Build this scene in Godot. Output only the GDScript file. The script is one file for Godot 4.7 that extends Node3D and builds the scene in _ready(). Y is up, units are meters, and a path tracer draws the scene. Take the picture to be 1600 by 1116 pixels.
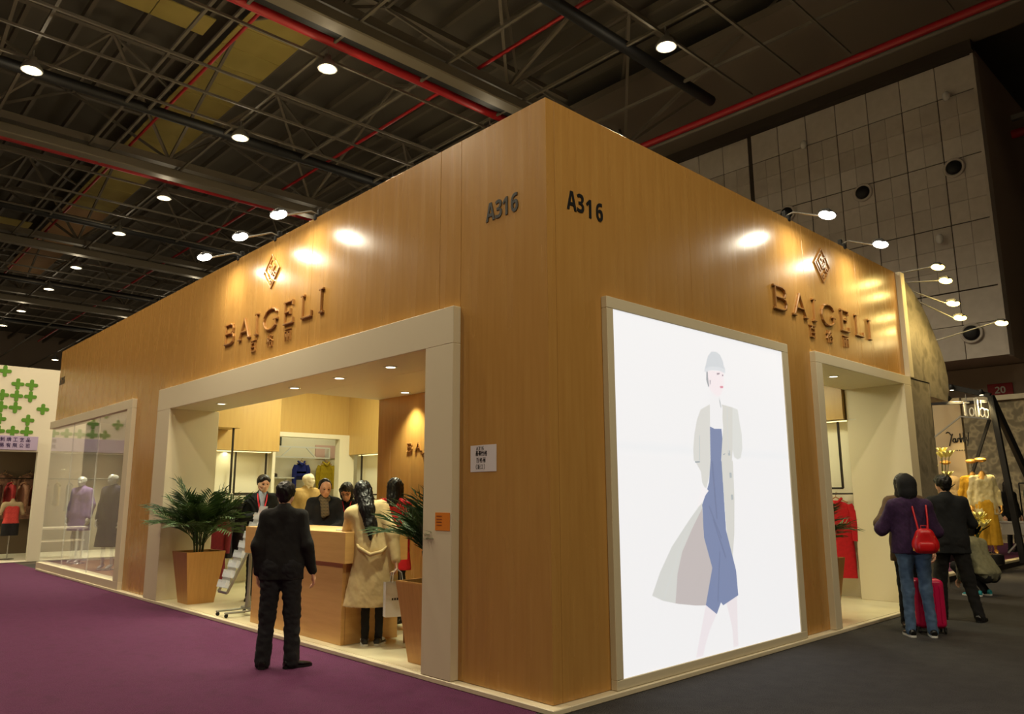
extends Node3D
# A veneered fashion-fair stand in a dark exhibition hall: x runs along its long front, z out of it, the stand's corner is the origin.

var M := {}
var used := {}
var rng := RandomNumberGenerator.new()
var wrinkle := FastNoiseLite.new()


# ---------------------------------------------------------------- mesh collector
class MB:
	var v := PackedVector3Array()
	var n := PackedVector3Array()
	var uv := PackedVector2Array()
	var xf := Transform3D()

	func tri(a: Vector3, b: Vector3, c: Vector3, na := Vector3.ZERO, nb := Vector3.ZERO, nc := Vector3.ZERO, ua := Vector2.ZERO, ub := Vector2.ZERO, uc := Vector2.ZERO) -> void:
		# a, b, c run counter-clockwise seen from outside; stored clockwise for Godot
		a = xf * a
		b = xf * b
		c = xf * c
		var f := (b - a).cross(c - a).normalized()
		var given := na != Vector3.ZERO
		v.append(a); v.append(c); v.append(b)
		n.append((xf.basis * na).normalized() if given else f)
		n.append((xf.basis * nc).normalized() if given else f)
		n.append((xf.basis * nb).normalized() if given else f)
		uv.append(ua); uv.append(uc); uv.append(ub)

	func quad(a: Vector3, b: Vector3, c: Vector3, d: Vector3) -> void:
		tri(a, b, c, Vector3.ZERO, Vector3.ZERO, Vector3.ZERO, Vector2(0, 1), Vector2(1, 1), Vector2(1, 0))
		tri(a, c, d, Vector3.ZERO, Vector3.ZERO, Vector3.ZERO, Vector2(0, 1), Vector2(1, 0), Vector2(0, 0))

	func smooth_quad(p: Array, q: Array) -> void:
		tri(p[0], p[1], p[2], q[0], q[1], q[2])
		tri(p[0], p[2], p[3], q[0], q[2], q[3])

	func box(c: Vector3, s: Vector3, bevel := 0.0, turn := Basis()) -> MB:
		var h := s / 2.0
		var e := minf(bevel, minf(h.x, minf(h.y, h.z)) * 0.9)
		var keep := xf
		xf = xf * Transform3D(turn, c)
		if e <= 0.0:
			for k in 3:
				for sg in [-1.0, 1.0]:
					face(k, sg, h, 0.0)
		else:
			for k in 3:
				for sg in [-1.0, 1.0]:
					face(k, sg, h, e)
			for k in 3:
				var i := (k + 1) % 3
				var j := (k + 2) % 3
				for si in [-1.0, 1.0]:
					for sj in [-1.0, 1.0]:
						var a := Vector3.ZERO
						a[i] = si * h[i]
						a[j] = sj * (h[j] - e)
						var b := Vector3.ZERO
						b[i] = si * (h[i] - e)
						b[j] = sj * h[j]
						var lo := -(h[k] - e)
						var hi := h[k] - e
						var a0 := a
						var a1 := a
						var b0 := b
						var b1 := b
						a0[k] = lo; a1[k] = hi; b0[k] = lo; b1[k] = hi
						if si * sj > 0:
							quad(a0, b0, b1, a1)
						else:
							quad(b0, a0, a1, b1)
			for sx in [-1.0, 1.0]:
				for sy in [-1.0, 1.0]:
					for sz in [-1.0, 1.0]:
						var g := Vector3(sx, sy, sz)
						var px := g * Vector3(h.x, h.y - e, h.z - e)
						var py := g * Vector3(h.x - e, h.y, h.z - e)
						var pz := g * Vector3(h.x - e, h.y - e, h.z)
						if sx * sy * sz > 0:
							tri(px, py, pz)
						else:
							tri(px, pz, py)
		xf = keep
		return self

	func face(k: int, sg: float, h: Vector3, e: float) -> void:
		var i := (k + 1) % 3
		var j := (k + 2) % 3
		var p := []
		for q in [[-1, -1], [1, -1], [1, 1], [-1, 1]]:
			var w := Vector3.ZERO
			w[k] = sg * h[k]
			w[i] = q[0] * (h[i] - e)
			w[j] = q[1] * (h[j] - e)
			p.append(w)
		if sg > 0:
			quad(p[0], p[1], p[2], p[3])
		else:
			quad(p[0], p[3], p[2], p[1])

	func span(a: Vector3, b: Vector3, bevel := 0.0) -> MB:
		# the box between two opposite corners
		return box((a + b) / 2.0, (b - a).abs(), bevel)

	func bar(a: Vector3, b: Vector3, w: float, h: float, bevel := 0.0, up := Vector3.UP) -> MB:
		var z := (b - a).normalized()
		if absf(z.dot(up)) > 0.98:
			up = Vector3.RIGHT
		var x := up.cross(z).normalized()
		var y := z.cross(x)
		return box((a + b) / 2.0, Vector3(w, h, a.distance_to(b)), bevel, Basis(x, y, z))

	func tube(path: Array, r: Variant, seg := 8, caps := true) -> MB:
		var rings := []
		var norms := []
		var side := Vector3.ZERO
		for k in path.size():
			var t: Vector3 = (path[mini(k + 1, path.size() - 1)] - path[maxi(k - 1, 0)]).normalized()
			if side == Vector3.ZERO:
				side = t.cross(Vector3.UP if absf(t.y) < 0.9 else Vector3.RIGHT).normalized()
			else:
				side = (side - t * side.dot(t)).normalized()
			var up := t.cross(side)
			var rr: float = r[k] if r is Array else r
			var ring := []
			var nn := []
			for s in seg:
				var a := TAU * s / seg
				var d := side * cos(a) + up * sin(a)
				ring.append(path[k] + d * rr)
				nn.append(d)
			rings.append(ring)
			norms.append(nn)
		for k in path.size() - 1:
			for s in seg:
				var u := (s + 1) % seg
				smooth_quad([rings[k][s], rings[k][u], rings[k + 1][u], rings[k + 1][s]], [norms[k][s], norms[k][u], norms[k + 1][u], norms[k + 1][s]])
		if caps:
			for s in seg:
				var u := (s + 1) % seg
				tri(path[0], rings[0][u], rings[0][s])
				tri(path[-1], rings[-1][s], rings[-1][u])
		return self

	func rings_of(rings: Array, caps := true) -> MB:
		# loops of equal length, counter-clockwise seen from the end of the loft
		var m: int = rings[0].size()
		var nn := []
		for k in rings.size():
			var row := []
			for s in m:
				var du: Vector3 = rings[k][(s + 1) % m] - rings[k][(s + m - 1) % m]
				var dv: Vector3 = rings[mini(k + 1, rings.size() - 1)][s] - rings[maxi(k - 1, 0)][s]
				row.append(du.cross(dv).normalized())
			nn.append(row)
		for k in rings.size() - 1:
			for s in m:
				var u := (s + 1) % m
				smooth_quad([rings[k][s], rings[k][u], rings[k + 1][u], rings[k + 1][s]], [nn[k][s], nn[k][u], nn[k + 1][u], nn[k + 1][s]])
		if caps:
			for e in [0, rings.size() - 1]:
				var c := Vector3.ZERO
				for p in rings[e]:
					c += p / m
				for s in m:
					var u := (s + 1) % m
					if e == 0:
						tri(c, rings[e][u], rings[e][s])
					else:
						tri(c, rings[e][s], rings[e][u])
		return self

	func lathe(profile: Array, seg := 16, at := Vector3.ZERO) -> MB:
		# profile of (radius, height) from the bottom up
		var rings := []
		for p in profile:
			var ring := []
			for s in seg:
				var a := -TAU * s / seg
				ring.append(at + Vector3(cos(a) * maxf(p.x, 0.0005), p.y, sin(a) * maxf(p.x, 0.0005)))
			rings.append(ring)
		return rings_of(rings)

	func ball(c: Vector3, r: Vector3, seg := 12, rows := 8, turn := Basis()) -> MB:
		var keep := xf
		xf = xf * Transform3D(turn, c)
		for i in rows:
			var p0 := PI * i / rows
			var p1 := PI * (i + 1) / rows
			for s in seg:
				var a0 := TAU * s / seg
				var a1 := TAU * (s + 1) / seg
				var d := []
				for q in [[p0, a0], [p1, a0], [p1, a1], [p0, a1]]:
					d.append(Vector3(sin(q[0]) * cos(q[1]), cos(q[0]), -sin(q[0]) * sin(q[1])))
				var pp := []
				var qq := []
				for w in d:
					pp.append(w * r)
					qq.append((w / r).normalized())
				smooth_quad(pp, qq)
		xf = keep
		return self

	func prism(poly: PackedVector2Array, z0: float, z1: float) -> MB:
		# an outline in x and y, drawn out from z0 to z1
		if Geometry2D.is_polygon_clockwise(poly):
			poly.reverse()
		var t := Geometry2D.triangulate_polygon(poly)
		for k in range(0, t.size(), 3):
			var a := poly[t[k]]
			var b := poly[t[k + 1]]
			var c := poly[t[k + 2]]
			if (b - a).cross(c - a) < 0.0:
				var swap := b
				b = c
				c = swap
			tri(Vector3(a.x, a.y, z1), Vector3(b.x, b.y, z1), Vector3(c.x, c.y, z1))
			tri(Vector3(a.x, a.y, z0), Vector3(c.x, c.y, z0), Vector3(b.x, b.y, z0))
		for k in poly.size():
			var a := poly[k]
			var b := poly[(k + 1) % poly.size()]
			quad(Vector3(a.x, a.y, z0), Vector3(b.x, b.y, z0), Vector3(b.x, b.y, z1), Vector3(a.x, a.y, z1))
		return self

	func mesh() -> ArrayMesh:
		var m := ArrayMesh.new()
		if v.is_empty():
			return m
		var a := []
		a.resize(Mesh.ARRAY_MAX)
		a[Mesh.ARRAY_VERTEX] = v
		a[Mesh.ARRAY_NORMAL] = n
		a[Mesh.ARRAY_TEX_UV] = uv
		m.add_surface_from_arrays(Mesh.PRIMITIVE_TRIANGLES, a)
		return m


# ---------------------------------------------------------------- nodes
func numbered(called: String) -> String:
	used[called] = used.get(called, 0) + 1
	return called if used[called] == 1 else "%s_%03d" % [called, used[called] - 1]


func obj(called: String, shape: Variant, mat: Material, parent: Node = self) -> MeshInstance3D:
	var o := MeshInstance3D.new()
	o.mesh = shape.mesh() if shape is MB or shape is SB else shape
	o.material_override = mat
	if parent == self:
		o.name = numbered(called)
	else:
		var k := 0
		var nm := called
		while parent.has_node(NodePath(nm)):
			k += 1
			nm = "%s_%03d" % [called, k]
		o.name = nm
	parent.add_child(o, true)
	return o


func tag(o: Node, label: String, category: String, group := "") -> Node:
	o.set_meta("label", label)
	o.set_meta("category", category)
	if group:
		o.set_meta("group", group)
	return o


func thing(called: String, label: String, category: String, at := Vector3.ZERO, turn := 0.0, group := "") -> Node3D:
	var o := Node3D.new()
	o.name = numbered(called)
	add_child(o, true)
	o.position = at
	o.rotation.y = turn
	tag(o, label, category, group)
	return o


func setting(called: String, label := "", category := "") -> Node3D:
	var o := Node3D.new()
	o.name = numbered(called)
	add_child(o, true)
	o.set_meta("kind", "structure")
	if label:
		tag(o, label, category)
	return o


func copy_of(src: Node3D, called: String, label: String, at: Vector3, turn := 0.0, group := "") -> Node3D:
	var o: Node3D = src.duplicate()
	o.name = numbered(called)
	add_child(o, true)
	o.position = at
	o.rotation.y = turn
	o.set_meta("label", label)
	if group:
		o.set_meta("group", group)
	return o


func V(x: float, y: float, z: float) -> Vector3:
	return Vector3(x, y, z)


# ---------------------------------------------------------------- materials
func mat(called: String, c: Color, rough := 0.7, metal := 0.0) -> StandardMaterial3D:
	var m := StandardMaterial3D.new()
	m.resource_name = called
	m.albedo_color = c
	m.roughness = rough
	m.metallic = metal
	M[called] = m
	return m


func noise_tex(freq: float, octaves: int, colors: Array, sd := 1, size := 256, normal := false, kind := FastNoiseLite.TYPE_SIMPLEX_SMOOTH) -> NoiseTexture2D:
	var f := FastNoiseLite.new()
	f.noise_type = kind
	f.seed = sd
	f.frequency = freq
	f.fractal_octaves = octaves
	var t := NoiseTexture2D.new()
	t.width = size
	t.height = size
	t.seamless = true
	t.noise = f
	if normal:
		t.as_normal_map = true
		t.bump_strength = 4.0
	elif colors:
		var g := Gradient.new()
		g.colors = PackedColorArray(colors)
		var o := PackedFloat32Array()
		for k in colors.size():
			o.append(float(k) / (colors.size() - 1))
		g.offsets = o
		t.color_ramp = g
	return t


func triplanar(m: StandardMaterial3D, scale: Vector3, world := true) -> StandardMaterial3D:
	m.uv1_triplanar = true
	m.uv1_world_triplanar = world
	m.uv1_scale = scale
	m.uv1_triplanar_sharpness = 8.0
	return m


func cloth(called: String, c: Color, c2: Color, scale := 6.0, rough := 0.9) -> StandardMaterial3D:
	var m := mat(called, Color.WHITE, rough)
	m.albedo_texture = noise_tex(0.03, 3, [c, c2], called.length(), 64)
	triplanar(m, Vector3.ONE * scale, false)
	return m


func glow(called: String, c: Color, energy: float) -> StandardMaterial3D:
	var m := mat(called, Color(0.9, 0.9, 0.9), 0.4)
	m.emission_enabled = true
	m.emission = c
	m.emission_energy_multiplier = energy
	return m


func make_materials() -> void:
	var w := mat("wood_veneer", Color.WHITE, 0.3)
	w.albedo_texture = noise_tex(0.02, 4, [Color(0.705, 0.525, 0.275), Color(0.73, 0.55, 0.295), Color(0.75, 0.575, 0.315)], 3)
	w.roughness_texture = noise_tex(0.012, 2, [Color(0.8, 0.8, 0.8), Color(1, 1, 1)], 5)
	w.roughness = 0.29
	triplanar(w, Vector3(2.2, 0.16, 2.2))
	var wd := mat("wood_counter", Color.WHITE, 0.35)
	wd.albedo_texture = noise_tex(0.02, 4, [Color(0.80, 0.62, 0.37), Color(0.825, 0.65, 0.395), Color(0.845, 0.67, 0.415)], 9)
	triplanar(wd, Vector3(0.3, 3.0, 0.3))
	var wf := mat("wood_veneer_lit", Color.WHITE, 0.35)  # the same veneer with the interior light painted in: lighter and yellower
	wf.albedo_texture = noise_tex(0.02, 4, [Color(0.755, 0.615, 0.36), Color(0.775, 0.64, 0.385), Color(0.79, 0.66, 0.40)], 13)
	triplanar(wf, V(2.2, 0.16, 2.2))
	var wp := mat("wood_planter", Color.WHITE, 0.4)
	wp.albedo_texture = noise_tex(0.02, 4, [Color(0.74, 0.545, 0.29), Color(0.79, 0.595, 0.335)], 11)
	triplanar(wp, Vector3(4.0, 0.4, 4.0), false)
	var cr := mat("cream_paint", Color(0.86, 0.815, 0.70), 0.5)
	cr.heightmap_enabled = false
	mat("cream_white", Color(0.90, 0.875, 0.79), 0.55)
	var pk := mat("purple_carpet", Color.WHITE, 0.95)
	pk.albedo_texture = noise_tex(0.008, 4, [Color(0.28, 0.062, 0.228), Color(0.315, 0.076, 0.26), Color(0.295, 0.068, 0.242)], 21, 512)
	pk.normal_enabled = true
	pk.normal_texture = noise_tex(0.3, 2, [], 22, 256, true)
	pk.normal_scale = 0.5
	triplanar(pk, Vector3.ONE * 0.9)
	var dk := mat("charcoal_carpet", Color.WHITE, 0.95)
	dk.albedo_texture = noise_tex(0.01, 4, [Color(0.165, 0.155, 0.155), Color(0.21, 0.20, 0.195)], 23, 512)
	dk.normal_enabled = true
	dk.normal_texture = pk.normal_texture
	dk.normal_scale = 0.5
	triplanar(dk, Vector3.ONE * 0.9)
	var ft := mat("floor_vinyl", Color.WHITE, 0.35)
	ft.albedo_texture = noise_tex(0.01, 3, [Color(0.84, 0.80, 0.66), Color(0.87, 0.83, 0.70)], 25)
	triplanar(ft, Vector3.ONE)
	for k in 3:
		var d: float = [0.0, 0.02, -0.02][k]
		var t := mat("wall_tile_%d" % k, Color.WHITE, 0.75)
		t.albedo_texture = noise_tex(0.02, 3, [Color(0.77 + d, 0.74 + d, 0.70 + d), Color(0.81 + d, 0.78 + d, 0.74 + d)], 30 + k, 128)
		triplanar(t, Vector3.ONE)
	mat("joint_dark", Color(0.24, 0.21, 0.18), 0.9)
	mat("roof_deck", Color(0.42, 0.40, 0.36), 0.9)
	mat("truss_paint", Color(0.44, 0.41, 0.36), 0.6)
	mat("truss_thin", Color(0.38, 0.355, 0.31), 0.6)
	mat("duct_metal", Color(0.45, 0.42, 0.36), 0.55, 0.3)
	mat("pipe_red", Color(0.62, 0.06, 0.10), 0.5)
	mat("pipe_black", Color(0.04, 0.04, 0.045), 0.6)
	var ys := mat("roof_panel_yellow", Color.WHITE, 0.8)
	ys.albedo_texture = noise_tex(0.01, 3, [Color(0.64, 0.58, 0.30), Color(0.70, 0.63, 0.35)], 35, 128)
	triplanar(ys, Vector3.ONE * 0.3)
	mat("roof_panel_tan", Color(0.66, 0.52, 0.36), 0.8)
	mat("chrome", Color(0.80, 0.80, 0.80), 0.25, 1.0)
	mat("lamp_grey", Color(0.22, 0.22, 0.22), 0.5)
	mat("steel_grey", Color(0.62, 0.62, 0.60), 0.4, 0.6)
	mat("black_matte", Color(0.035, 0.035, 0.04), 0.6)
	mat("black_vinyl", Color(0.02, 0.02, 0.025), 0.5)
	mat("white_plastic", Color(0.88, 0.88, 0.86), 0.45)
	mat("paper_white", Color(0.86, 0.84, 0.86), 0.8)
	mat("letter_bronze", Color(0.66, 0.47, 0.25), 0.32)
	mat("hall_dark", Color(0.66, 0.60, 0.54), 0.9)
	mat("soffit_grey", Color(0.44, 0.40, 0.35), 0.9)
	mat("hall_floor", Color(0.25, 0.22, 0.19), 0.6)
	var gl := mat("pane_glass", Color(0.92, 0.97, 0.93, 0.06), 0.02)
	gl.transparency = BaseMaterial3D.TRANSPARENCY_ALPHA
	var ac := mat("acrylic", Color(0.95, 0.97, 0.98, 0.16), 0.04)
	ac.transparency = BaseMaterial3D.TRANSPARENCY_ALPHA
	# skin and hair
	var sk := mat("skin", Color(0.86, 0.67, 0.55), 0.55)
	sk.subsurf_scatter_enabled = true
	sk.subsurf_scatter_strength = 0.12
	mat("hair_black", Color(0.035, 0.03, 0.03), 0.42)
	mat("hair_brown", Color(0.08, 0.05, 0.04), 0.45)
	mat("lip_red", Color(0.62, 0.22, 0.20), 0.5)
	mat("rubber_white_far", Color(0.86, 0.85, 0.80), 0.5)
	mat("petal_cream", Color(0.90, 0.86, 0.52), 0.6)
	mat("palm_leaf_far", Color(0.22, 0.30, 0.10), 0.6)
	cloth("skirt_black_far", Color(0.06, 0.05, 0.06), Color(0.09, 0.08, 0.09), 5.0)
	mat("eye_dark", Color(0.03, 0.025, 0.025), 0.3)
	mat("mannequin_ivory", Color(0.93, 0.88, 0.76), 0.4)
	mat("mannequin_silver", Color(0.80, 0.80, 0.80), 0.3, 0.3)
	mat("mannequin_gold", Color(0.95, 0.72, 0.36), 0.35, 0.5)


# ---------------------------------------------------------------- scene
func _ready() -> void:
	rng.seed = 7
	wrinkle.seed = 5
	wrinkle.frequency = 1.0
	var cam := Camera3D.new()
	cam.name = "camera"
	cam.keep_aspect = Camera3D.KEEP_HEIGHT
	cam.fov = 50.363
	cam.near = 0.05
	cam.far = 300.0
	cam.position = V(4.0163, 1.53, 4.1836)
	cam.rotation_degrees = V(10.319, 46.645, -0.278)
	add_child(cam)
	cam.current = true
	var we := WorldEnvironment.new()
	we.name = "environment"
	var e := Environment.new()
	e.background_mode = Environment.BG_COLOR
	e.background_color = Color(0.05, 0.045, 0.04)
	e.tonemap_mode = Environment.TONE_MAPPER_LINEAR
	e.tonemap_exposure = 1.0
	e.sdfgi_enabled = true
	e.ssao_enabled = true
	e.ssil_enabled = true
	we.environment = e
	add_child(we)
	make_materials()
	build_hall()
	build_stand()
	build_interior()
	build_neighbours()
	build_things()
	build_people()


const HALL_LIGHT := 41.0
const HALL_COLOR := Color(1.0, 0.93, 0.79)


func spot(at: Vector3, to: Vector3, energy: float, color: Color, angle: float, size: float, parent: Node = self, blend := 0.6) -> SpotLight3D:
	var l := SpotLight3D.new()
	l.name = "lamp_light"
	l.light_color = color
	l.light_energy = energy
	l.light_size = size
	l.spot_angle = angle
	l.spot_angle_attenuation = blend
	l.spot_range = 60.0
	l.spot_attenuation = 2.0
	l.shadow_enabled = true
	parent.add_child(l, true)
	var d := (to - at).normalized()
	var up := Vector3.UP if absf(d.y) < 0.95 else Vector3.RIGHT
	l.transform = Transform3D(Basis.looking_at(d, up), at)
	return l


func area(at: Vector3, to: Vector3, size: Vector2, energy: float, color: Color, parent: Node = self) -> AreaLight3D:
	var l := AreaLight3D.new()
	l.name = "panel_light"
	l.light_color = color
	l.light_energy = energy
	l.area_size = size
	l.area_range = 40.0
	l.area_attenuation = 2.0
	l.area_normalize_energy = true
	l.shadow_enabled = true
	parent.add_child(l, true)
	var d := (to - at).normalized()
	var up := Vector3.UP if absf(d.y) < 0.95 else Vector3.RIGHT
	l.transform = Transform3D(Basis.looking_at(d, up), at)
	return l


func build_hall() -> void:
	# floors
	var f := setting("floor")
	obj("slab", MB.new().span(V(-76, -0.4, -36), V(16, -0.012, 18)), M.hall_floor, f)
	obj("charcoal_carpet", MB.new().span(V(-0.075, -0.012, -36), V(16, 0, 18)), M.charcoal_carpet, f)
	obj("charcoal_carpet", MB.new().span(V(-17.0, -0.012, -36), V(-0.075, 0, 0.0)), M.charcoal_carpet, f)
	obj("purple_carpet", MB.new().span(V(-17.75, -0.012, 0.0), V(-0.075, 0.0, 9)), M.purple_carpet, f)
	# shell of the hall
	var c := setting("ceiling")
	obj("roof_deck", MB.new().span(V(-76, 16.3, -36), V(16, 16.8, 18)), M.roof_deck, c)
	var pm := MB.new().box(Vector3.ZERO, V(92, 0.26, 0.12)).mesh()
	for k in 20:
		var o := obj("purlin", pm, M.truss_paint, c)
		o.position = V(-30, 15.75, 7.5 - 1.36 * k)
	# panels of the roof lights: one strip along x and short ones beside the trusses
	var ym := MB.new().box(Vector3.ZERO, V(1.16, 0.05, 1.86), 0.01).mesh()
	for k in 34:
		var o := obj("roof_panel", ym, M.roof_panel_yellow if k < 22 else M.roof_panel_tan, c)
		o.position = V(-9.4 - 1.18 * k, 15.0, -4.7)
	var yz := MB.new().box(Vector3.ZERO, V(1.0, 0.05, 1.5), 0.01).mesh()
	for k in 3:
		for j in 4:
			var o := obj("roof_panel", yz, M.roof_panel_tan if j < 2 else M.roof_panel_yellow, c)
			o.position = V(-16.6 - 11.25 * k, 15.0, 2.1 - 1.52 * j)
	obj("dark_soffit", MB.new().span(V(-30, 14.75, -20), V(4, 15.0, -14.3)), M.soffit_grey, c)
	obj("cornice", MB.new().span(V(-30, 14.42, -20.0), V(-1.5, 14.75, -19.7)), M.joint_dark, c)
	var w := setting("wall_left")
	obj("wall_panel", MB.new().span(V(-76.4, 0, -36), V(-76, 16.3, 18)), M.hall_dark, w)
	w = setting("wall_right")
	obj("wall_panel", MB.new().span(V(16, 0, -36), V(16.4, 16.3, 18)), M.hall_dark, w)
	w = setting("wall_near")
	obj("wall_panel", MB.new().span(V(-76, 0, 18), V(16, 16.3, 18.4)), M.hall_dark, w)
	w = setting("wall_far")
	obj("wall_panel", MB.new().span(V(-76, 0, -36.4), V(16, 16.3, -36)), M.hall_dark, w)
	# the tiled block that hangs behind the stand
	w = setting("wall_tiled")
	obj("wall_core", MB.new().span(V(-16.3, 5.32, -28), V(-1.60, 14.75, -20.03)), M.hall_dark, w)
	obj("joint_bed", MB.new().span(V(-16.3, 5.30, -20.03), V(-1.57, 14.42, -20.0)), M.joint_dark, w)
	obj("corner_trim", MB.new().span(V(-1.62, 5.30, -20.4), V(-1.54, 14.42, -19.95)), M.wall_tile_0, w)
	var t_small := MB.new().box(Vector3.ZERO, V(0.498, 0.652, 0.05), 0.004).mesh()
	var t_top := MB.new().box(Vector3.ZERO, V(1.01, 1.07, 0.05), 0.006).mesh()
	var t_low := MB.new().box(Vector3.ZERO, V(1.01, 0.985, 0.05), 0.006).mesh()
	for i in 14:
		var xc := -2.10 - 1.03 * i - (0.14 if i >= 7 else 0.0)
		var o := obj("tile", t_top, M["wall_tile_%d" % (i % 2)], w)
		o.position = V(xc, 13.855, -19.985)
		for r in 4:
			if r == 3:
				for s in 2:
					o = obj("tile", t_low, M["wall_tile_%d" % ((i + s) % 3)], w)
					o.position = V(xc, 6.79 - s * 1.0, -19.985)
				continue
			for a in 2:
				for b in 3:
					o = obj("tile", t_small, M["wall_tile_%d" % rng.randi_range(0, 2)], w)
					o.position = V(xc - 0.252 + a * 0.504, 12.965 - r * 2.0 - b * 0.659, -19.985)
	# round air nozzles set in that wall
	var nz := [[-2.36, 11.03, "round black air nozzle at the right end of the tiled wall"], [-5.02, 11.06, "round black air nozzle in the middle of the tiled wall"], [-7.60, 11.08, "round black air nozzle just above the stand's right roof edge"], [-2.40, 6.02, "round black air nozzle low on the tiled wall behind the lamps"]]
	for q in nz:
		var t := thing("air_nozzle", q[2], "vent", V(q[0], q[1], -19.955), 0.0, "air nozzles in the tiled wall")
		var ring := MB.new()
		ring.xf = Transform3D(Basis(Vector3.RIGHT, PI / 2), Vector3.ZERO)
		ring.lathe([Vector2(0.24, 0.0), Vector2(0.29, 0.0), Vector2(0.30, 0.05), Vector2(0.27, 0.09), Vector2(0.21, 0.06), Vector2(0.20, 0.0)], 24)
		obj("rim", ring, M.wall_tile_2, t)
		var core := MB.new()
		core.xf = ring.xf
		core.lathe([Vector2(0.0, 0.0), Vector2(0.22, 0.0), Vector2(0.21, 0.10), Vector2(0.13, 0.15), Vector2(0.0, 0.16)], 24)
		obj("nozzle", core, M.black_matte, t)
	for q in [[-2.9, 8.93, "white dome security camera under the tiled wall's middle nozzles"], [-2.3, 13.25, "small white bracket camera high at the tiled wall's right end"], [-6.75, 13.28, "small white bracket camera high in the middle of the tiled wall"]]:
		var t := thing("security_camera", q[2], "camera", V(q[0], q[1], -19.93))
		obj("bracket", MB.new().bar(V(0, 0.1, 0), V(0, 0.1, 0.22), 0.05, 0.05, 0.005), M.white_plastic, t)
		obj("dome", MB.new().lathe([Vector2(0.0, -0.16), Vector2(0.07, -0.13), Vector2(0.10, -0.05), Vector2(0.10, 0.06), Vector2(0.05, 0.13)], 14, V(0, 0, 0.2)), M.white_plastic, t)
	# roof trusses along z, with their pipes
	var brace := MB.new().box(Vector3.ZERO, V(0.085, 0.085, 1.0)).mesh()
	for k in 5:
		var xc := 0.85 - 11.25 * k
		var t := thing("roof_truss", ["triangular steel roof truss above the stand's right aisle", "triangular steel roof truss passing over the stand's corner", "triangular steel roof truss crossing the yellow roof panels, second from the corner", "triangular steel roof truss crossing the tan roof panels further left", "triangular steel roof truss at the far left of the hall"][k], "truss", V(xc, 0, 0), 0.0, "roof trusses of the hall")
		var z0 := 9.0
		var z1 := -14.3
		obj("bottom_chord", MB.new().bar(V(0, 12.75, z0), V(0, 12.75, z1), 0.30, 0.24), M.truss_paint, t)
		for s in [-1.0, 1.0]:
			obj("top_chord", MB.new().bar(V(s * 2.3, 15.35, z0), V(s * 2.3, 15.35, z1), 0.18, 0.18), M.truss_paint, t)
		for j in 5:
			var zb := 6.6 - 5.3 * j
			for s in [-1.0, 1.0]:
				for dz in [-2.6, 2.6]:
					var a := V(0, 12.85, zb)
					var b := V(s * 2.3, 15.3, zb + dz)
					put_between(obj("brace", brace, M.truss_paint, t), a, b)
			put_between(obj("brace", brace, M.truss_paint, t), V(-2.3, 15.3, zb + 2.6), V(2.3, 15.3, zb + 2.6))
			put_between(obj("brace", brace, M.truss_paint, t), V(-2.3, 15.3, zb - 2.6), V(2.3, 15.3, zb + 2.6))
			# the next bay's struts across to the following truss
			put_between(obj("brace", brace, M.truss_paint, t), V(0, 12.85, zb), V(-5.6, 15.3, zb))
			put_between(obj("brace", brace, M.truss_paint, t), V(0, 12.85, zb), V(5.6, 15.3, zb))
	var zz := [9.0, -13.6]
	for k in 5:
		var x0 := -11.25 * k
		var where: String = ["over the right aisle", "over the stand's corner", "over the yellow roof panels", "over the tan roof panels", "at the far left"][k]
		if k > 0:
			tag(obj("sprinkler_main", MB.new().tube([V(x0 - 0.05, 12.5, zz[0]), V(x0 - 0.05, 12.5, zz[1])], 0.13, 10), M.pipe_red), "thick red fire pipe under the roof trusses " + where, "pipe", "red fire mains")
			tag(obj("air_duct", MB.new().bar(V(x0 + 1.05, 12.25, zz[0]), V(x0 + 1.05, 12.25, zz[1]), 0.42, 0.3, 0.03), M.duct_metal), "grey-brown metal duct beside the red fire pipe " + where, "duct", "air ducts along the red mains")
			tag(obj("cable_tray", MB.new().bar(V(x0 + 0.35, 12.5, zz[0]), V(x0 + 0.35, 12.5, zz[1]), 0.24, 0.16), M.pipe_black), "black cable tray between red pipe and duct " + where, "cable tray", "cable trays")
		tag(obj("black_pipe", MB.new().tube([V(x0 - 6.55, 12.5, zz[0]), V(x0 - 6.55, 12.5, zz[1])], 0.15, 10), M.pipe_black), "thick black pipe running alone between two trusses, " + where, "pipe", "black pipes under the roof")
		for dx in [-5.25, -3.9, -2.6, -0.3]:
			tag(obj("conduit_pipe", MB.new().bar(V(x0 + dx - 0.05, 12.18, zz[0]), V(x0 + dx - 0.05, 12.18, zz[1]), 0.06, 0.06), M.truss_thin), "thin grey conduit running lengthwise below the roof trusses", "conduit", "lengthwise conduits")
	for z in [6.2, 3.7, 0.92, -1.6, -2.2, -4.40, -7.0, -9.74, -12.2]:
		tag(obj("cross_conduit", MB.new().bar(V(-72, 12.45, z + 0.12), V(12, 12.45, z + 0.12), 0.07, 0.07), M.truss_thin), "thin grey conduit running crosswise below the roof trusses", "conduit", "crosswise conduits")
	for z in [-2.7, -8.1, 2.6]:
		tag(obj("sprinkler_branch", MB.new().tube([V(-60, 12.9, z), V(6, 12.9, z)], 0.05, 6), M.pipe_red), "thin red sprinkler branch running crosswise below the roof", "pipe", "red sprinkler branches")
	tag(obj("fire_pipe", MB.new().tube([V(-30, 12.15, -13.9), V(2.5, 12.15, -13.9)], 0.12, 10), M.pipe_red), "red fire pipe running towards the tiled wall's top right corner", "pipe")
	tag(obj("grey_pipe", MB.new().tube([V(-30, 11.9, -13.75), V(2.5, 11.9, -13.75)], 0.06, 8), M.truss_thin), "grey pipe just below the red pipe near the tiled wall", "pipe")
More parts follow.
